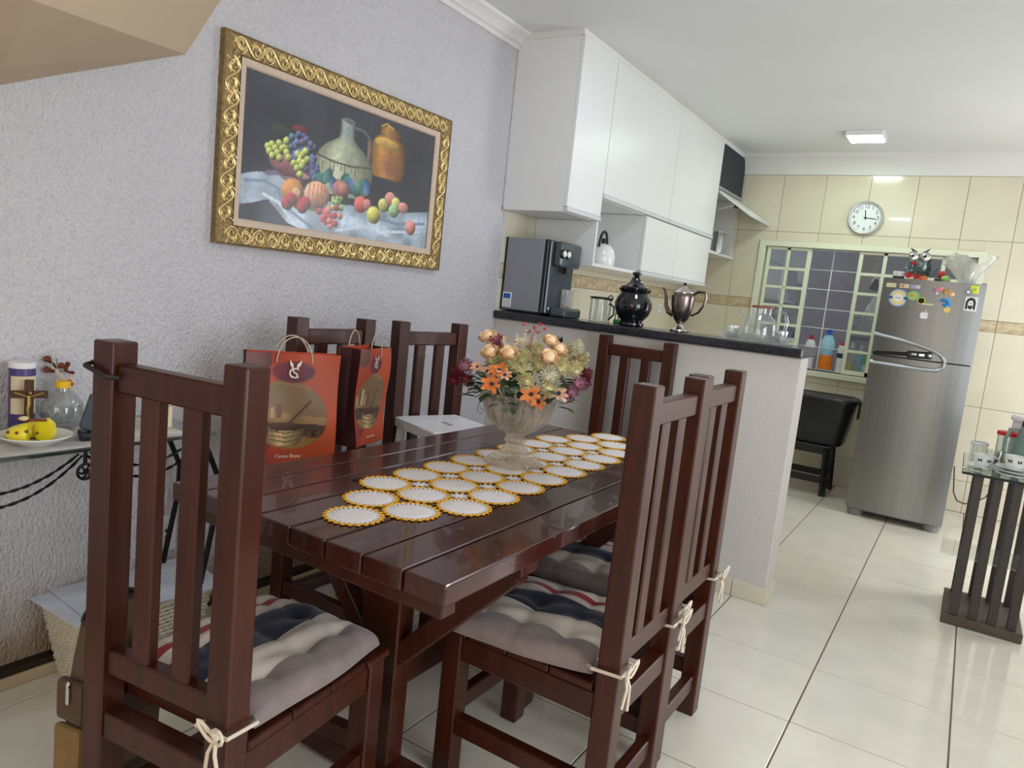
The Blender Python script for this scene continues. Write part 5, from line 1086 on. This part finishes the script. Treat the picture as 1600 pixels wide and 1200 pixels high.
def disc(r, y0, y1, sx=1, sz=1, c=(0, 0), n=28): return B().prism([(c[0] + r * sx * math.cos(a), c[1] + r * sz * math.sin(a)) for a in [k * 2 * PI / n for k in range(n)]], 1, -y0, -y1)
mag('round_magnet', 'large round white, blue and yellow disc magnet on the freezer door', -0.155, 1.512, [('disc', disc(0.056, 0, 0.003), 'white_plastic'), ('blue_ring', disc(0.053, 0.003, 0.0036), 'mag_blue'), ('inner_ring', disc(0.048, 0.0036, 0.0042), 'white_plastic'), ('yellow_ring', disc(0.043, 0.0042, 0.0048), 'mag_gold'), ('centre', disc(0.028, 0.0048, 0.0054), 'white_plastic'), ('blue_tab', B().box(-0.056, -0.034, -0.006, -0.0048, -0.01, 0.01).box(0.034, 0.056, -0.006, -0.0048, -0.01, 0.01), 'blue_print'), ('print_line', B().box(-0.018, 0.018, -0.0062, -0.0054, -0.003, 0.004), 'grey_print')])
mag('strip_magnet', 'small pale strip magnet at the left end of the top row', -0.208, 1.592, [('strip', B().box(-0.03, 0.03, -0.003, 0, -0.014, 0.014, bev=0.001), 'mag_pale')])
mag('strip_magnet', 'small cream strip magnet in the middle of the top row', -0.13, 1.592, [('strip', B().box(-0.028, 0.028, -0.003, 0, -0.013, 0.013, bev=0.001), 'cream_label'), ('print', B().box(-0.02, 0.0, -0.0036, -0.003, -0.008, 0.008), 'mag_tan')])
mag('strip_magnet', 'small lilac strip magnet at the right end of the top row', -0.065, 1.592, [('strip', B().box(-0.03, 0.03, -0.003, 0, -0.013, 0.013, bev=0.001), 'mag_lilac'), ('print', B().box(0.004, 0.025, -0.0036, -0.003, -0.009, 0.009), 'mag_pale')])
mag('round_magnet', 'green round magnet with an orange centre beside the large disc', -0.07, 1.533, [('disc', disc(0.034, 0, 0.004, 1, 0.85), 'mag_green'), ('centre', disc(0.012, 0.004, 0.006, 1, 0.8, (-0.008, 0)), 'petal_orange')])
mag('round_magnet', 'small black round magnet with a yellow edge', -0.018, 1.506, [('rim', disc(0.023, 0, 0.003), 'mag_yellow'), ('disc', disc(0.018, 0.003, 0.006), 'cat_black')])
mag('label_magnet', 'thin pale strip magnet under the black round magnet', 0.02, 1.486, [('strip', B().box(-0.035, 0.035, -0.0025, 0, -0.005, 0.005), 'mag_pale')])
mag('figure_magnet', 'pink and purple figure magnet near the top of the freezer door', 0.055, 1.578, [('body', B().sph((0, -0.006, 0), 0.016, (1.2, 0.4, 1)), 'mauve'), ('bow', B().sph((0.024, -0.006, 0.012), 0.013, (1, 0.4, 1)), 'pink'), ('tip', B().sph((0.006, -0.006, -0.018), 0.008, (1, 0.5, 1)), 'white_plastic')])
mag('figure_magnet', 'brown and tan cluster magnet near the top of the freezer door', 0.118, 1.576, [('body', B().sph((-0.01, -0.006, 0.0), 0.018, (1, 0.4, 1.1)).sph((0.008, -0.006, 0.008), 0.013, (1, 0.5, 1)), 'mag_tan'), ('base', B().sph((0.026, -0.006, -0.014), 0.016, (1.1, 0.4, 0.9)), 'pink_daisy'), ('band', B().box(-0.012, 0.006, -0.014, -0.01, -0.012, -0.004), 'yellow_cap')])
mag('swirl_magnet', 'blue dolphin-shaped swirl magnet in the middle of the freezer door', 0.118, 1.502, [('body', B().tube([(-0.032, -0.006, 0.012), (-0.012, -0.006, 0.02), (0.012, -0.006, 0.012), (0.022, -0.006, -0.006), (0.004, -0.006, -0.018), (-0.014, -0.006, -0.006)], [0.006, 0.012, 0.013, 0.012, 0.011, 0.006], 8), 'mag_blue')])
mag('round_magnet', 'small yellow round magnet below the blue one', 0.135, 1.462, [('disc', disc(0.019, 0, 0.004), 'mag_gold')])
mag('round_magnet', 'small grey round magnet at the upper right of the freezer door', 0.233, 1.585, [('disc', disc(0.02, 0, 0.004), 'mag_grey'), ('dot', disc(0.01, 0.004, 0.005), 'white_plastic')])
mag('square_magnet', 'bright yellow-green square magnet at the upper right corner', 0.262, 1.603, [('tile', B().box(-0.023, 0.023, -0.007, 0, -0.026, 0.026, bev=0.003), 'mag_yellow'), ('mark', B().box(-0.009, 0.009, -0.0078, -0.007, -0.009, 0.009), 'mag_green')])
pm_ = mag('portrait_card', 'white card magnet with a black line portrait of a bearded figure', 0.256, 1.512, [('card', B().box(-0.036, 0.036, -0.003, 0, -0.046, 0.046, bev=0.002), 'white_plastic'),
    ('hair', B().prism([(-0.026, -0.038), (-0.027, 0.01), (-0.018, 0.032), (0, 0.04), (0.018, 0.032), (0.027, 0.01), (0.026, -0.038), (0.015, -0.03), (0.016, 0.006), (0.009, 0.022), (-0.009, 0.022), (-0.016, 0.006), (-0.015, -0.03)], 1, -0.003, -0.0036), 'ink'),
    ('beard', B().prism([(-0.013, -0.008), (-0.012, -0.024), (0, -0.036), (0.012, -0.024), (0.013, -0.008), (0, -0.014)], 1, -0.003, -0.0036), 'ink'), ('eyes', B().box(-0.01, -0.003, -0.0036, -0.003, 0.003, 0.006).box(0.003, 0.01, -0.0036, -0.003, 0.003, 0.006), 'ink')])
ap = [(0, 0.013), (0.007, 0.017), (0.015, 0.015), (0.02, 0.009), (0.0165, 0.004), (0.0165, -0.003), (0.021, -0.007), (0.016, -0.018), (0.009, -0.022), (0.004, -0.0205), (0, -0.019), (-0.004, -0.0205), (-0.009, -0.022), (-0.016, -0.017), (-0.021, -0.006), (-0.021, 0.006), (-0.015, 0.015), (-0.007, 0.017)]
mag('apple_sticker', 'white bitten apple silhouette sticker below the magnets', 0.012, 1.415, [('apple', B().prism([(x * 1.15, z * 1.15) for x, z in ap], 1, 0, -0.001), 'white_plastic'), ('stalk_leaf', B().prism([(0.0, 0.021), (0.002, 0.029), (0.011, 0.036), (0.01, 0.027)], 1, 0, -0.001), 'white_plastic')], 'sticker')
# on top of the refrigerator
FT = 1.6355
ow = thing('owl_ornament', 'silver and dark leafy owl ornament with red flowers on the refrigerator', 'ornament', (-0.085, 2.30, FT)); ow.scale = (1.15, 1.0, 1.1)
b = B()
rr2 = random.Random(9)
for k in range(70):
    a = rr2.uniform(0, 2 * PI); z = rr2.uniform(0.05, 0.15); r = 0.045 + 0.012 * math.sin(z * 20); petalcup(b, (r * 0.8 * math.cos(a), r * 0.6 * math.sin(a), z), 0.026, (math.cos(a), math.sin(a), -0.3), 1, 0.5, wid=0.4)
b.sph((0, 0, 0.10), 0.055, (1, 0.75, 1.3)); b.obj('body', 'owl_silver', ow, smooth=50)
for s in (-1, 1):
    e = B().lathe([(0, 0), (0.026, 0), (0.028, 0.006), (0.018, 0.01), (0, 0.008)], n=18).obj('eye_ring', 'silver', ow); e.rotation_euler = (PI / 2, 0, 0); e.location = (s * 0.032, -0.045, 0.15); B().sph((s * 0.032, -0.056, 0.15), 0.009, n=10).obj('pupil', 'owl_dark', ow); B().tube([(s * 0.02, -0.02, 0.17), (s * 0.05, -0.02, 0.2)], [0.012, 0.002], 6).obj('ear_tuft', 'owl_dark', ow)
for (x, z, r) in ((-0.018, 0.105, 0.014), (-0.035, 0.03, 0.022), (0.005, 0.025, 0.02)): b = B(); petalcup(b, (x, -0.05, z), r, (0, -1, 0.2), 6, 0.6, wid=0.5); b.ico((x, -0.054, z), r * 0.45); b.obj('red_flower', 'petal_red', ow, smooth=60)
B().box(-0.01, 0.06, -0.055, 0.03, 0, 0.035, bev=0.006).obj('base', 'petal_orange', ow)
cu2 = thing('trinket_cup', 'small white patterned cup on the refrigerator left of the owl', 'cup', (-0.188, 2.28, FT))
B().lathe([(0, 0), (0.03, 0), (0.034, 0.004), (0.036, 0.05), (0.034, 0.052), (0.032, 0.008), (0, 0.006)], n=24).obj('cup', 'owl_dark', cu2); B().lathe([(0.0365, 0.025), (0.038, 0.03), (0.038, 0.056), (0.035, 0.058), (0.034, 0.05)], n=24).obj('white_band', 'white_gloss', cu2)
cb = thing('crystal_bowl', 'flared ribbed crystal bowl on the right of the refrigerator top', 'bowl', (0.205, 2.34, FT))
b = B(); nA = 72; prof = [(0.0, 0.0), (0.04, 0.0), (0.05, 0.012), (0.06, 0.05), (0.09, 0.1), (0.13, 0.15), (0.14, 0.165)]; Rg = []
for (r, z) in prof[1:] + [(r - 0.007, z + 0.005) for r, z in prof[:0:-1]]:
    Rg.append([b.bm.verts.new((r * (1 + 0.14 * (z / 0.165) * math.cos(9 * a)) * math.cos(a), 0.75 * r * (1 + 0.14 * (z / 0.165) * math.cos(9 * a)) * math.sin(a), z * (1 + 0.22 * (z / 0.165) * math.cos(3 * a + 0.6)))) for a in [k * 2 * PI / nA for k in range(nA)]])
for A, C in zip(Rg, Rg[1:]):
    for k in range(nA): b.bm.faces.new((A[k], A[(k + 1) % nA], C[(k + 1) % nA], C[k]))
b.bm.faces.new(Rg[0][::-1]); b.bm.faces.new(Rg[-1]); b.obj('bowl', 'crystal', cb, smooth=50)
rf = thing('fruit_ornament', 'small red and green fruit ornament between the owl and the crystal bowl', 'ornament', (0.065, 2.36, FT)); B().sph((0.02, 0, 0.03), 0.03, (1, 1, 0.95)).obj('green_fruit', 'mag_green', rf); B().sph((-0.005, 0.03, 0.062), 0.027, (1, 1, 1.05)).obj('red_fruit', 'petal_red', rf); B().box(-0.045, 0.0, -0.02, 0.03, 0, 0.034, bev=0.004).obj('wooden_block', 'dark_wood', rf)
tag(B().tube([(0.335, 2.86, 0.36), (0.36, 2.9, 0.16), (0.39, 2.92, 0.10), (0.44, 2.93, 0.085), (0.5, 2.94, 0.11), (0.56, 2.95, 0.16), (0.62, 2.975, 0.30)], 0.0045, 6).obj('power_cord', 'black_rubber'), 'black power cord looping beside the refrigerator against the tiles', 'cord')
# ---------------------------------------------------------------- bottles on the window sill
def bottle(name, label, x, y, prof, m, cap, capm, lab=None, labm=None, n=20, sy=0.7):
    t = thing(name, label, 'bottle', (x, y, WZ0 + 0.0005), 0, 'cleaning bottles on the window sill'); B().lathe(prof, n=n, sy=sy).obj('body', m, t)
    B().lathe([(0, cap[0]), (cap[2], cap[0]), (cap[2] * 0.95, cap[1]), (0, cap[1])], n=16).obj('cap', capm, t)
    if lab: B().lathe([(lab[2], lab[0]), (lab[2], lab[1])], n=n, sy=sy).obj('label_band', labm, t)
    return t
BY = YB + 0.198
bottle('detergent_bottle', 'white detergent bottle with blue cap and orange label on the window sill', -0.705, BY, [(0, 0), (0.05, 0), (0.053, 0.01), (0.053, 0.16), (0.058, 0.19), (0.055, 0.24), (0.035, 0.285), (0.018, 0.3), (0, 0.301)], 'pale_blue', (0.302, 0.345, 0.021), 'blue_cap', (0.01, 0.13, 0.0545), 'orange_label')
bottle('detergent_bottle', 'rounded white bottle with a red cap on the window sill beside the left sash', -0.84, BY, [(0, 0), (0.04, 0), (0.042, 0.13), (0.042, 0.2), (0.03, 0.235), (0.014, 0.245), (0, 0.246)], 'white_plastic', (0.247, 0.28, 0.016), 'red_cap')
bottle('detergent_bottle', 'slim white bottle with navy label and red cap on the window sill', -0.59, BY, [(0, 0), (0.03, 0), (0.033, 0.01), (0.033, 0.2), (0.028, 0.225), (0, 0.226)], 'white_plastic', (0.227, 0.245, 0.024), 'red_cap', (0.12, 0.16, 0.034), 'navy_label')
bottle('spray_bottle', 'clear spray bottle with yellow liquid on the window sill', -0.515, BY, [(0, 0), (0.03, 0), (0.032, 0.008), (0.032, 0.14), (0.012, 0.19), (0.012, 0.21), (0, 0.211)], 'thin_glass', (0.211, 0.26, 0.016), 'white_plastic', (0.004, 0.09, 0.0315), 'yellow_liquid')
bottle('detergent_bottle', 'green dish soap bottle with a red cap on the window sill next to the refrigerator', -0.385, BY, [(0, 0), (0.036, 0), (0.04, 0.01), (0.038, 0.12), (0.034, 0.2), (0.016, 0.225), (0, 0.226)], 'green_bottle', (0.227, 0.268, 0.016), 'red_cap', (0.02, 0.09, 0.0405), 'white_plastic')
bottle('spray_bottle', 'pale blue spray bottle behind the right window sash', -0.445, BY + 0.005, [(0, 0), (0.022, 0), (0.024, 0.14), (0.011, 0.18), (0, 0.19)], 'teal_bottle', (0.19, 0.25, 0.013), 'white_plastic')
bottle('detergent_bottle', 'white bottle with a violet cap behind the left window sash', -0.985, BY, [(0, 0), (0.04, 0), (0.044, 0.02), (0.044, 0.17), (0.03, 0.22), (0.016, 0.235), (0, 0.236)], 'pale_blue', (0.237, 0.272, 0.019), 'violet_cap')
# things hanging behind the right sash
hg = thing('hanging_gloves', 'pair of white gloves hanging from the grille behind the right window sash', 'gloves', (-0.40, YB + 0.17, 1.50))
for k in range(6): B().tube([(0, 0, 0.03), (-0.045 + 0.02 * k, 0.01, -0.04), (-0.07 + 0.028 * k, 0.0, -0.15 + 0.012 * abs(k - 2))], [0.012, 0.014, 0.005], 8).obj('finger', 'cloth_white', hg)
B().sph((0, 0.0, 0.0), 0.035, (1, 0.4, 1.3)).obj('palm', 'cloth_white', hg)
B().tube([(0, 0, 0.04), (0.0, -0.023, 0.06), (0, -0.028, 0.068)], 0.003, 5).obj('loop', 'cloth_white', hg)
hr = thing('hanging_cloth', 'folded pink cloth hanging behind the right window sash', 'cloth', (-0.335, YB + 0.215, 1.40)); b = B(); g_ = [[b.bm.verts.new((-0.04 + 0.08 * i / 8, 0.01 * math.sin(i * 1.6) - 0.004, 0.27 - 0.42 * j / 8)) for i in range(9)] for j in range(9)]
for j in range(8):
    for i in range(8): b.bm.faces.new((g_[j][i], g_[j][i + 1], g_[j + 1][i + 1], g_[j + 1][i]))
o = b.obj('fold', 'pink', hr, smooth=70); md = o.modifiers.new('thick', 'SOLIDIFY'); md.thickness = 0.006
dl = thing('toy_figure', 'small dark and white hanging toy above the white gloves', 'toy', (-0.42, YB + 0.172, 1.655)); B().sph((0, 0, 0), 0.03, (1, 0.7, 1)).sph((0.0, 0, -0.04), 0.034, (1.2, 0.7, 0.8)).obj('body', 'flower_eye', dl); B().tube([(-0.03, -0.02, 0.0), (-0.01, -0.02, 0.04), (0.025, -0.02, 0.03), (0.03, -0.02, -0.01)], 0.008, 6).obj('hood', 'white_plastic', dl); B().sph((0.05, 0, -0.02), 0.024, (1, 0.6, 1)).obj('arm', 'violet_cap', dl)

# ---------------------------------------------------------------- black crate on a black stool by the back wall
stl = thing('plastic_stool', 'low black plastic stool by the back wall carrying a black bin', 'stool', (-0.655, 2.66, 0))
B().box(-0.19, 0.19, -0.17, 0.17, 0.365, 0.385, bev=0.01, seg=2).obj('seat', 'black_plastic', stl)
for sx in (-1, 1):
    for sy in (-1, 1):
        B().bar((sx * 0.165, sy * 0.145, 0.365), (sx * 0.185, sy * 0.165, 0.0), 0.045, 0.03, bev=0.004).obj('leg', 'black_plastic', stl)
    B().bar((sx * 0.178, -0.15, 0.13), (sx * 0.178, 0.15, 0.13), 0.012, 0.045).obj('stretcher', 'black_plastic', stl)
for sy in (-1, 1):
    B().bar((-0.165, sy * 0.156, 0.12), (0.165, sy * 0.156, 0.12), 0.012, 0.05).obj('stretcher', 'black_plastic', stl)
    B().box(-0.15, 0.15, sy * 0.15 - 0.006, sy * 0.15 + 0.006, 0.315, 0.365).obj('apron', 'black_plastic', stl)
bx = thing('storage_bin', 'large black plastic storage bin with a lid on the black stool', 'storage bin', (-0.62, 2.66, 0.3855))
b = B(); Rg = []
for z, hx, hy in ((0.0, 0.21, 0.145), (0.012, 0.22, 0.155), (0.30, 0.265, 0.185), (0.33, 0.268, 0.188)):
    Rg.append([b.bm.verts.new((hx * math.copysign(abs(math.cos(a)) ** 0.35, math.cos(a)), hy * math.copysign(abs(math.sin(a)) ** 0.35, math.sin(a)), z)) for a in [k * 2 * PI / 40 for k in range(40)]])
for A, C in zip(Rg, Rg[1:]):
    for k in range(40): b.bm.faces.new((A[k], A[(k + 1) % 40], C[(k + 1) % 40], C[k]))
b.bm.faces.new(Rg[0][::-1]); b.bm.faces.new(Rg[-1]); b.obj('tub', 'black_plastic', bx, smooth=50)
b = B(); Rg = []
for z, hx, hy in ((0.331, 0.283, 0.2), (0.35, 0.285, 0.203), (0.362, 0.275, 0.195), (0.368, 0.25, 0.175), (0.362, 0.24, 0.165)):
    Rg.append([b.bm.verts.new((hx * math.copysign(abs(math.cos(a)) ** 0.35, math.cos(a)), hy * math.copysign(abs(math.sin(a)) ** 0.35, math.sin(a)), z)) for a in [k * 2 * PI / 40 for k in range(40)]])
for A, C in zip(Rg, Rg[1:]):
    for k in range(40): b.bm.faces.new((A[k], A[(k + 1) % 40], C[(k + 1) % 40], C[k]))
b.bm.faces.new(Rg[0][::-1]); b.bm.faces.new(Rg[-1]); b.obj('lid', 'black_plastic', bx, smooth=50)
B().box(0.286, 0.298, -0.05, 0.05, 0.22, 0.355, bev=0.005).obj('latch', 'black_plastic', bx); B().box(-0.298, -0.286, -0.05, 0.05, 0.22, 0.355, bev=0.005).obj('latch', 'black_plastic', bx)

# ---------------------------------------------------------------- coffee stand at the right edge
cs = thing('coffee_stand', 'dark slatted wooden stand with a glass top at the right edge of the aisle', 'table', (0.54, 0.68, 0))
B().box(-0.157, 0.155, -0.205, 0.205, 0.0, 0.045, bev=0.004).obj('base', 'cart_base', cs)
sm_ = B().box(-0.018, 0.018, -0.022, 0.022, 0.0455, 0.699, bev=0.002).mesh('slat', 'cart_wood')
for y in (-0.17, 0.17):
    for k in range(4): o = link('slat', sm_, cs); o.location = (-0.112 + 0.074 * k, y, 0)
B().box(-0.18, 0.24, -0.215, 0.42, 0.7, 0.71, bev=0.0015).obj('glass_top', 'table_glass', cs)
B().box(-0.181, -0.179, -0.216, 0.42, 0.699, 0.7105).obj('edge_strip', 'ink', cs); B().box(-0.181, 0.24, -0.217, -0.2155, 0.699, 0.7105).obj('edge_strip', 'ink', cs)
B().box(-0.205, 0.19, -0.145, 0.145, 0.30, 0.308, bev=0.001).obj('lower_shelf', 'thin_glass', cs)
Z3 = 0.7105
def saucer(b, z): b.lathe([(0, z), (0.035, z), (0.04, z + 0.003), (0.072, z + 0.012), (0.0715, z + 0.0145), (0.04, z + 0.007), (0, z + 0.006)], n=32)
def cup(loc, label, rz):
    t = thing('coffee_cup', label, 'cup', loc, rz, 'butterfly coffee cups on the stand'); B().lathe([(0, 0), (0.026, 0), (0.03, 0.004), (0.042, 0.03), (0.046, 0.058), (0.044, 0.058), (0.04, 0.03), (0.027, 0.007), (0, 0.006)], n=32).obj('bowl', 'white_gloss', t)
    B().tube([(0.042, 0, 0.048), (0.062, 0, 0.048), (0.066, 0, 0.032), (0.054, 0, 0.018), (0.038, 0, 0.02)], 0.004, 8).obj('handle', 'white_gloss', t)
    for a in (-2.2, -1.35, -0.5):
        d_ = Vector((math.cos(a), math.sin(a), 0)); t_ = Vector((-d_.y, d_.x, 0)); b = B()
        for s in (-1, 1):
            b.prism([(0, 0)] * 0 or [(0, 0.0), (s * 0.004, 0.006), (s * 0.009, 0.006), (s * 0.007, -0.001), (s * 0.008, -0.006), (s * 0.003, -0.005)], 1, 0, 0.0008)
        o = b.obj('butterfly_print', 'ink', t); rr_ = 0.0435; o.matrix_basis = Matrix(((t_.x, d_.x, 0, d_.x * rr_), (t_.y, d_.y, 0, d_.y * rr_), (0, 0, 1, 0.036), (0, 0, 0, 1)))
    return t
for k in range(1):
    b = B(); saucer(b, 0); o = b.obj('saucer', 'white_gloss'); o.location = (0.435, 0.655, Z3); tag(o, 'white saucer under the left butterfly cup on the coffee stand', 'saucer', 'white saucers on the stand')
cup((0.435, 0.655, Z3 + 0.0065), 'white butterfly cup on a single saucer at the left of the coffee stand', 0.3)
for k in range(3):
    b = B(); saucer(b, 0); o = b.obj('saucer', 'white_gloss'); o.location = (0.552, 0.575, Z3 + 0.0148 * k); tag(o, ('bottom white saucer of the stack of three on the coffee stand', 'middle white saucer of the stack of three on the coffee stand', 'top white saucer of the stack of three on the coffee stand')[k], 'saucer', 'white saucers on the stand')
cup((0.552, 0.575, Z3 + 0.0296 + 0.0065), 'white butterfly cup on the stacked saucers at the edge of the coffee stand', 0.1)
sp = thing('teaspoon', 'steel teaspoon lying at the front corner of the glass stand top', 'spoon', (0.42, 0.51, Z3 + 0.0005), 0.0); B().tube([(-0.045, 0.03, 0.002), (0.0, -0.0, 0.003), (0.05, -0.035, 0.002)], 0.0025, 6).obj('handle', 'chrome', sp); B().sph((-0.055, 0.037, 0.0035), 0.014, (1, 0.7, 0.25)).obj('spoon_bowl', 'chrome', sp)
jg = thing('thermos_jug', 'grey-green jug with a curved handle at the right edge of the coffee stand', 'jug', (0.60, 0.72, Z3))
B().lathe([(0, 0), (0.06, 0), (0.066, 0.01), (0.064, 0.1), (0.052, 0.18), (0.045, 0.21), (0.042, 0.215), (0, 0.216)], n=32).obj('body', 'jug_green', jg); B().lathe([(0, 0.2165), (0.044, 0.2165), (0.042, 0.24), (0, 0.244)], n=28).obj('lid', 'owl_dark', jg)
B().tube([(-0.048, -0.01, 0.2), (-0.08, -0.014, 0.195), (-0.096, -0.016, 0.15), (-0.094, -0.016, 0.09), (-0.064, -0.01, 0.045)], 0.008, 8).obj('handle', 'jug_green', jg)
rj = thing('red_lid_jar', 'clear jar with a red clip lid behind the jug on the coffee stand', 'jar', (0.525, 0.845, Z3)); B().lathe([(0, 0), (0.045, 0), (0.047, 0.01), (0.047, 0.15), (0.0455, 0.15), (0.045, 0.012), (0, 0.01)], n=28).obj('body', 'thin_glass', rj); B().lathe([(0, 0.1505), (0.051, 0.1505), (0.051, 0.168), (0, 0.172)], n=28).box(-0.007, 0.007, -0.055, 0.05, 0.1725, 0.184).obj('lid', 'red_cap', rj)
B().lathe([(0, 0.0105), (0.0445, 0.0125), (0.045, 0.06), (0, 0.06)], n=24).obj('contents', 'cream_label', rj)
wc = thing('white_canister', 'tall white canister with a rimmed lid at the back of the coffee stand', 'canister', (0.585, 0.935, Z3)); B().lathe([(0, 0), (0.052, 0), (0.054, 0.008), (0.054, 0.22), (0, 0.221)], n=28).obj('body', 'white_plastic', wc); B().lathe([(0, 0.2215), (0.062, 0.2215), (0.064, 0.235), (0.058, 0.246), (0, 0.248)], n=28).obj('lid', 'white_plastic', wc)
sg = thing('sugar_glass', 'small clear glass of brown sugar on the coffee stand', 'glass', (0.475, 0.775, Z3)); B().lathe([(0, 0), (0.026, 0), (0.032, 0.08), (0.0305, 0.08), (0.0245, 0.005), (0, 0.005)], n=24).obj('tumbler', 'thin_glass', sg); B().lathe([(0, 0.0055), (0.0243, 0.0055), (0.027, 0.045), (0, 0.045)], n=24).obj('sugar', 'coffee_brown', sg)
gb = thing('glass_beaker', 'empty clear glass beaker at the back left of the coffee stand', 'glass', (0.415, 0.86, Z3)); B().lathe([(0, 0), (0.034, 0), (0.036, 0.09), (0.0345, 0.09), (0.032, 0.005), (0, 0.005)], n=24).obj('tumbler', 'thin_glass', gb); B().lathe([(0.0365, 0.082), (0.038, 0.085), (0.038, 0.094), (0.034, 0.096), (0.034, 0.0905)], n=24).obj('lid_rim', 'white_plastic', gb)
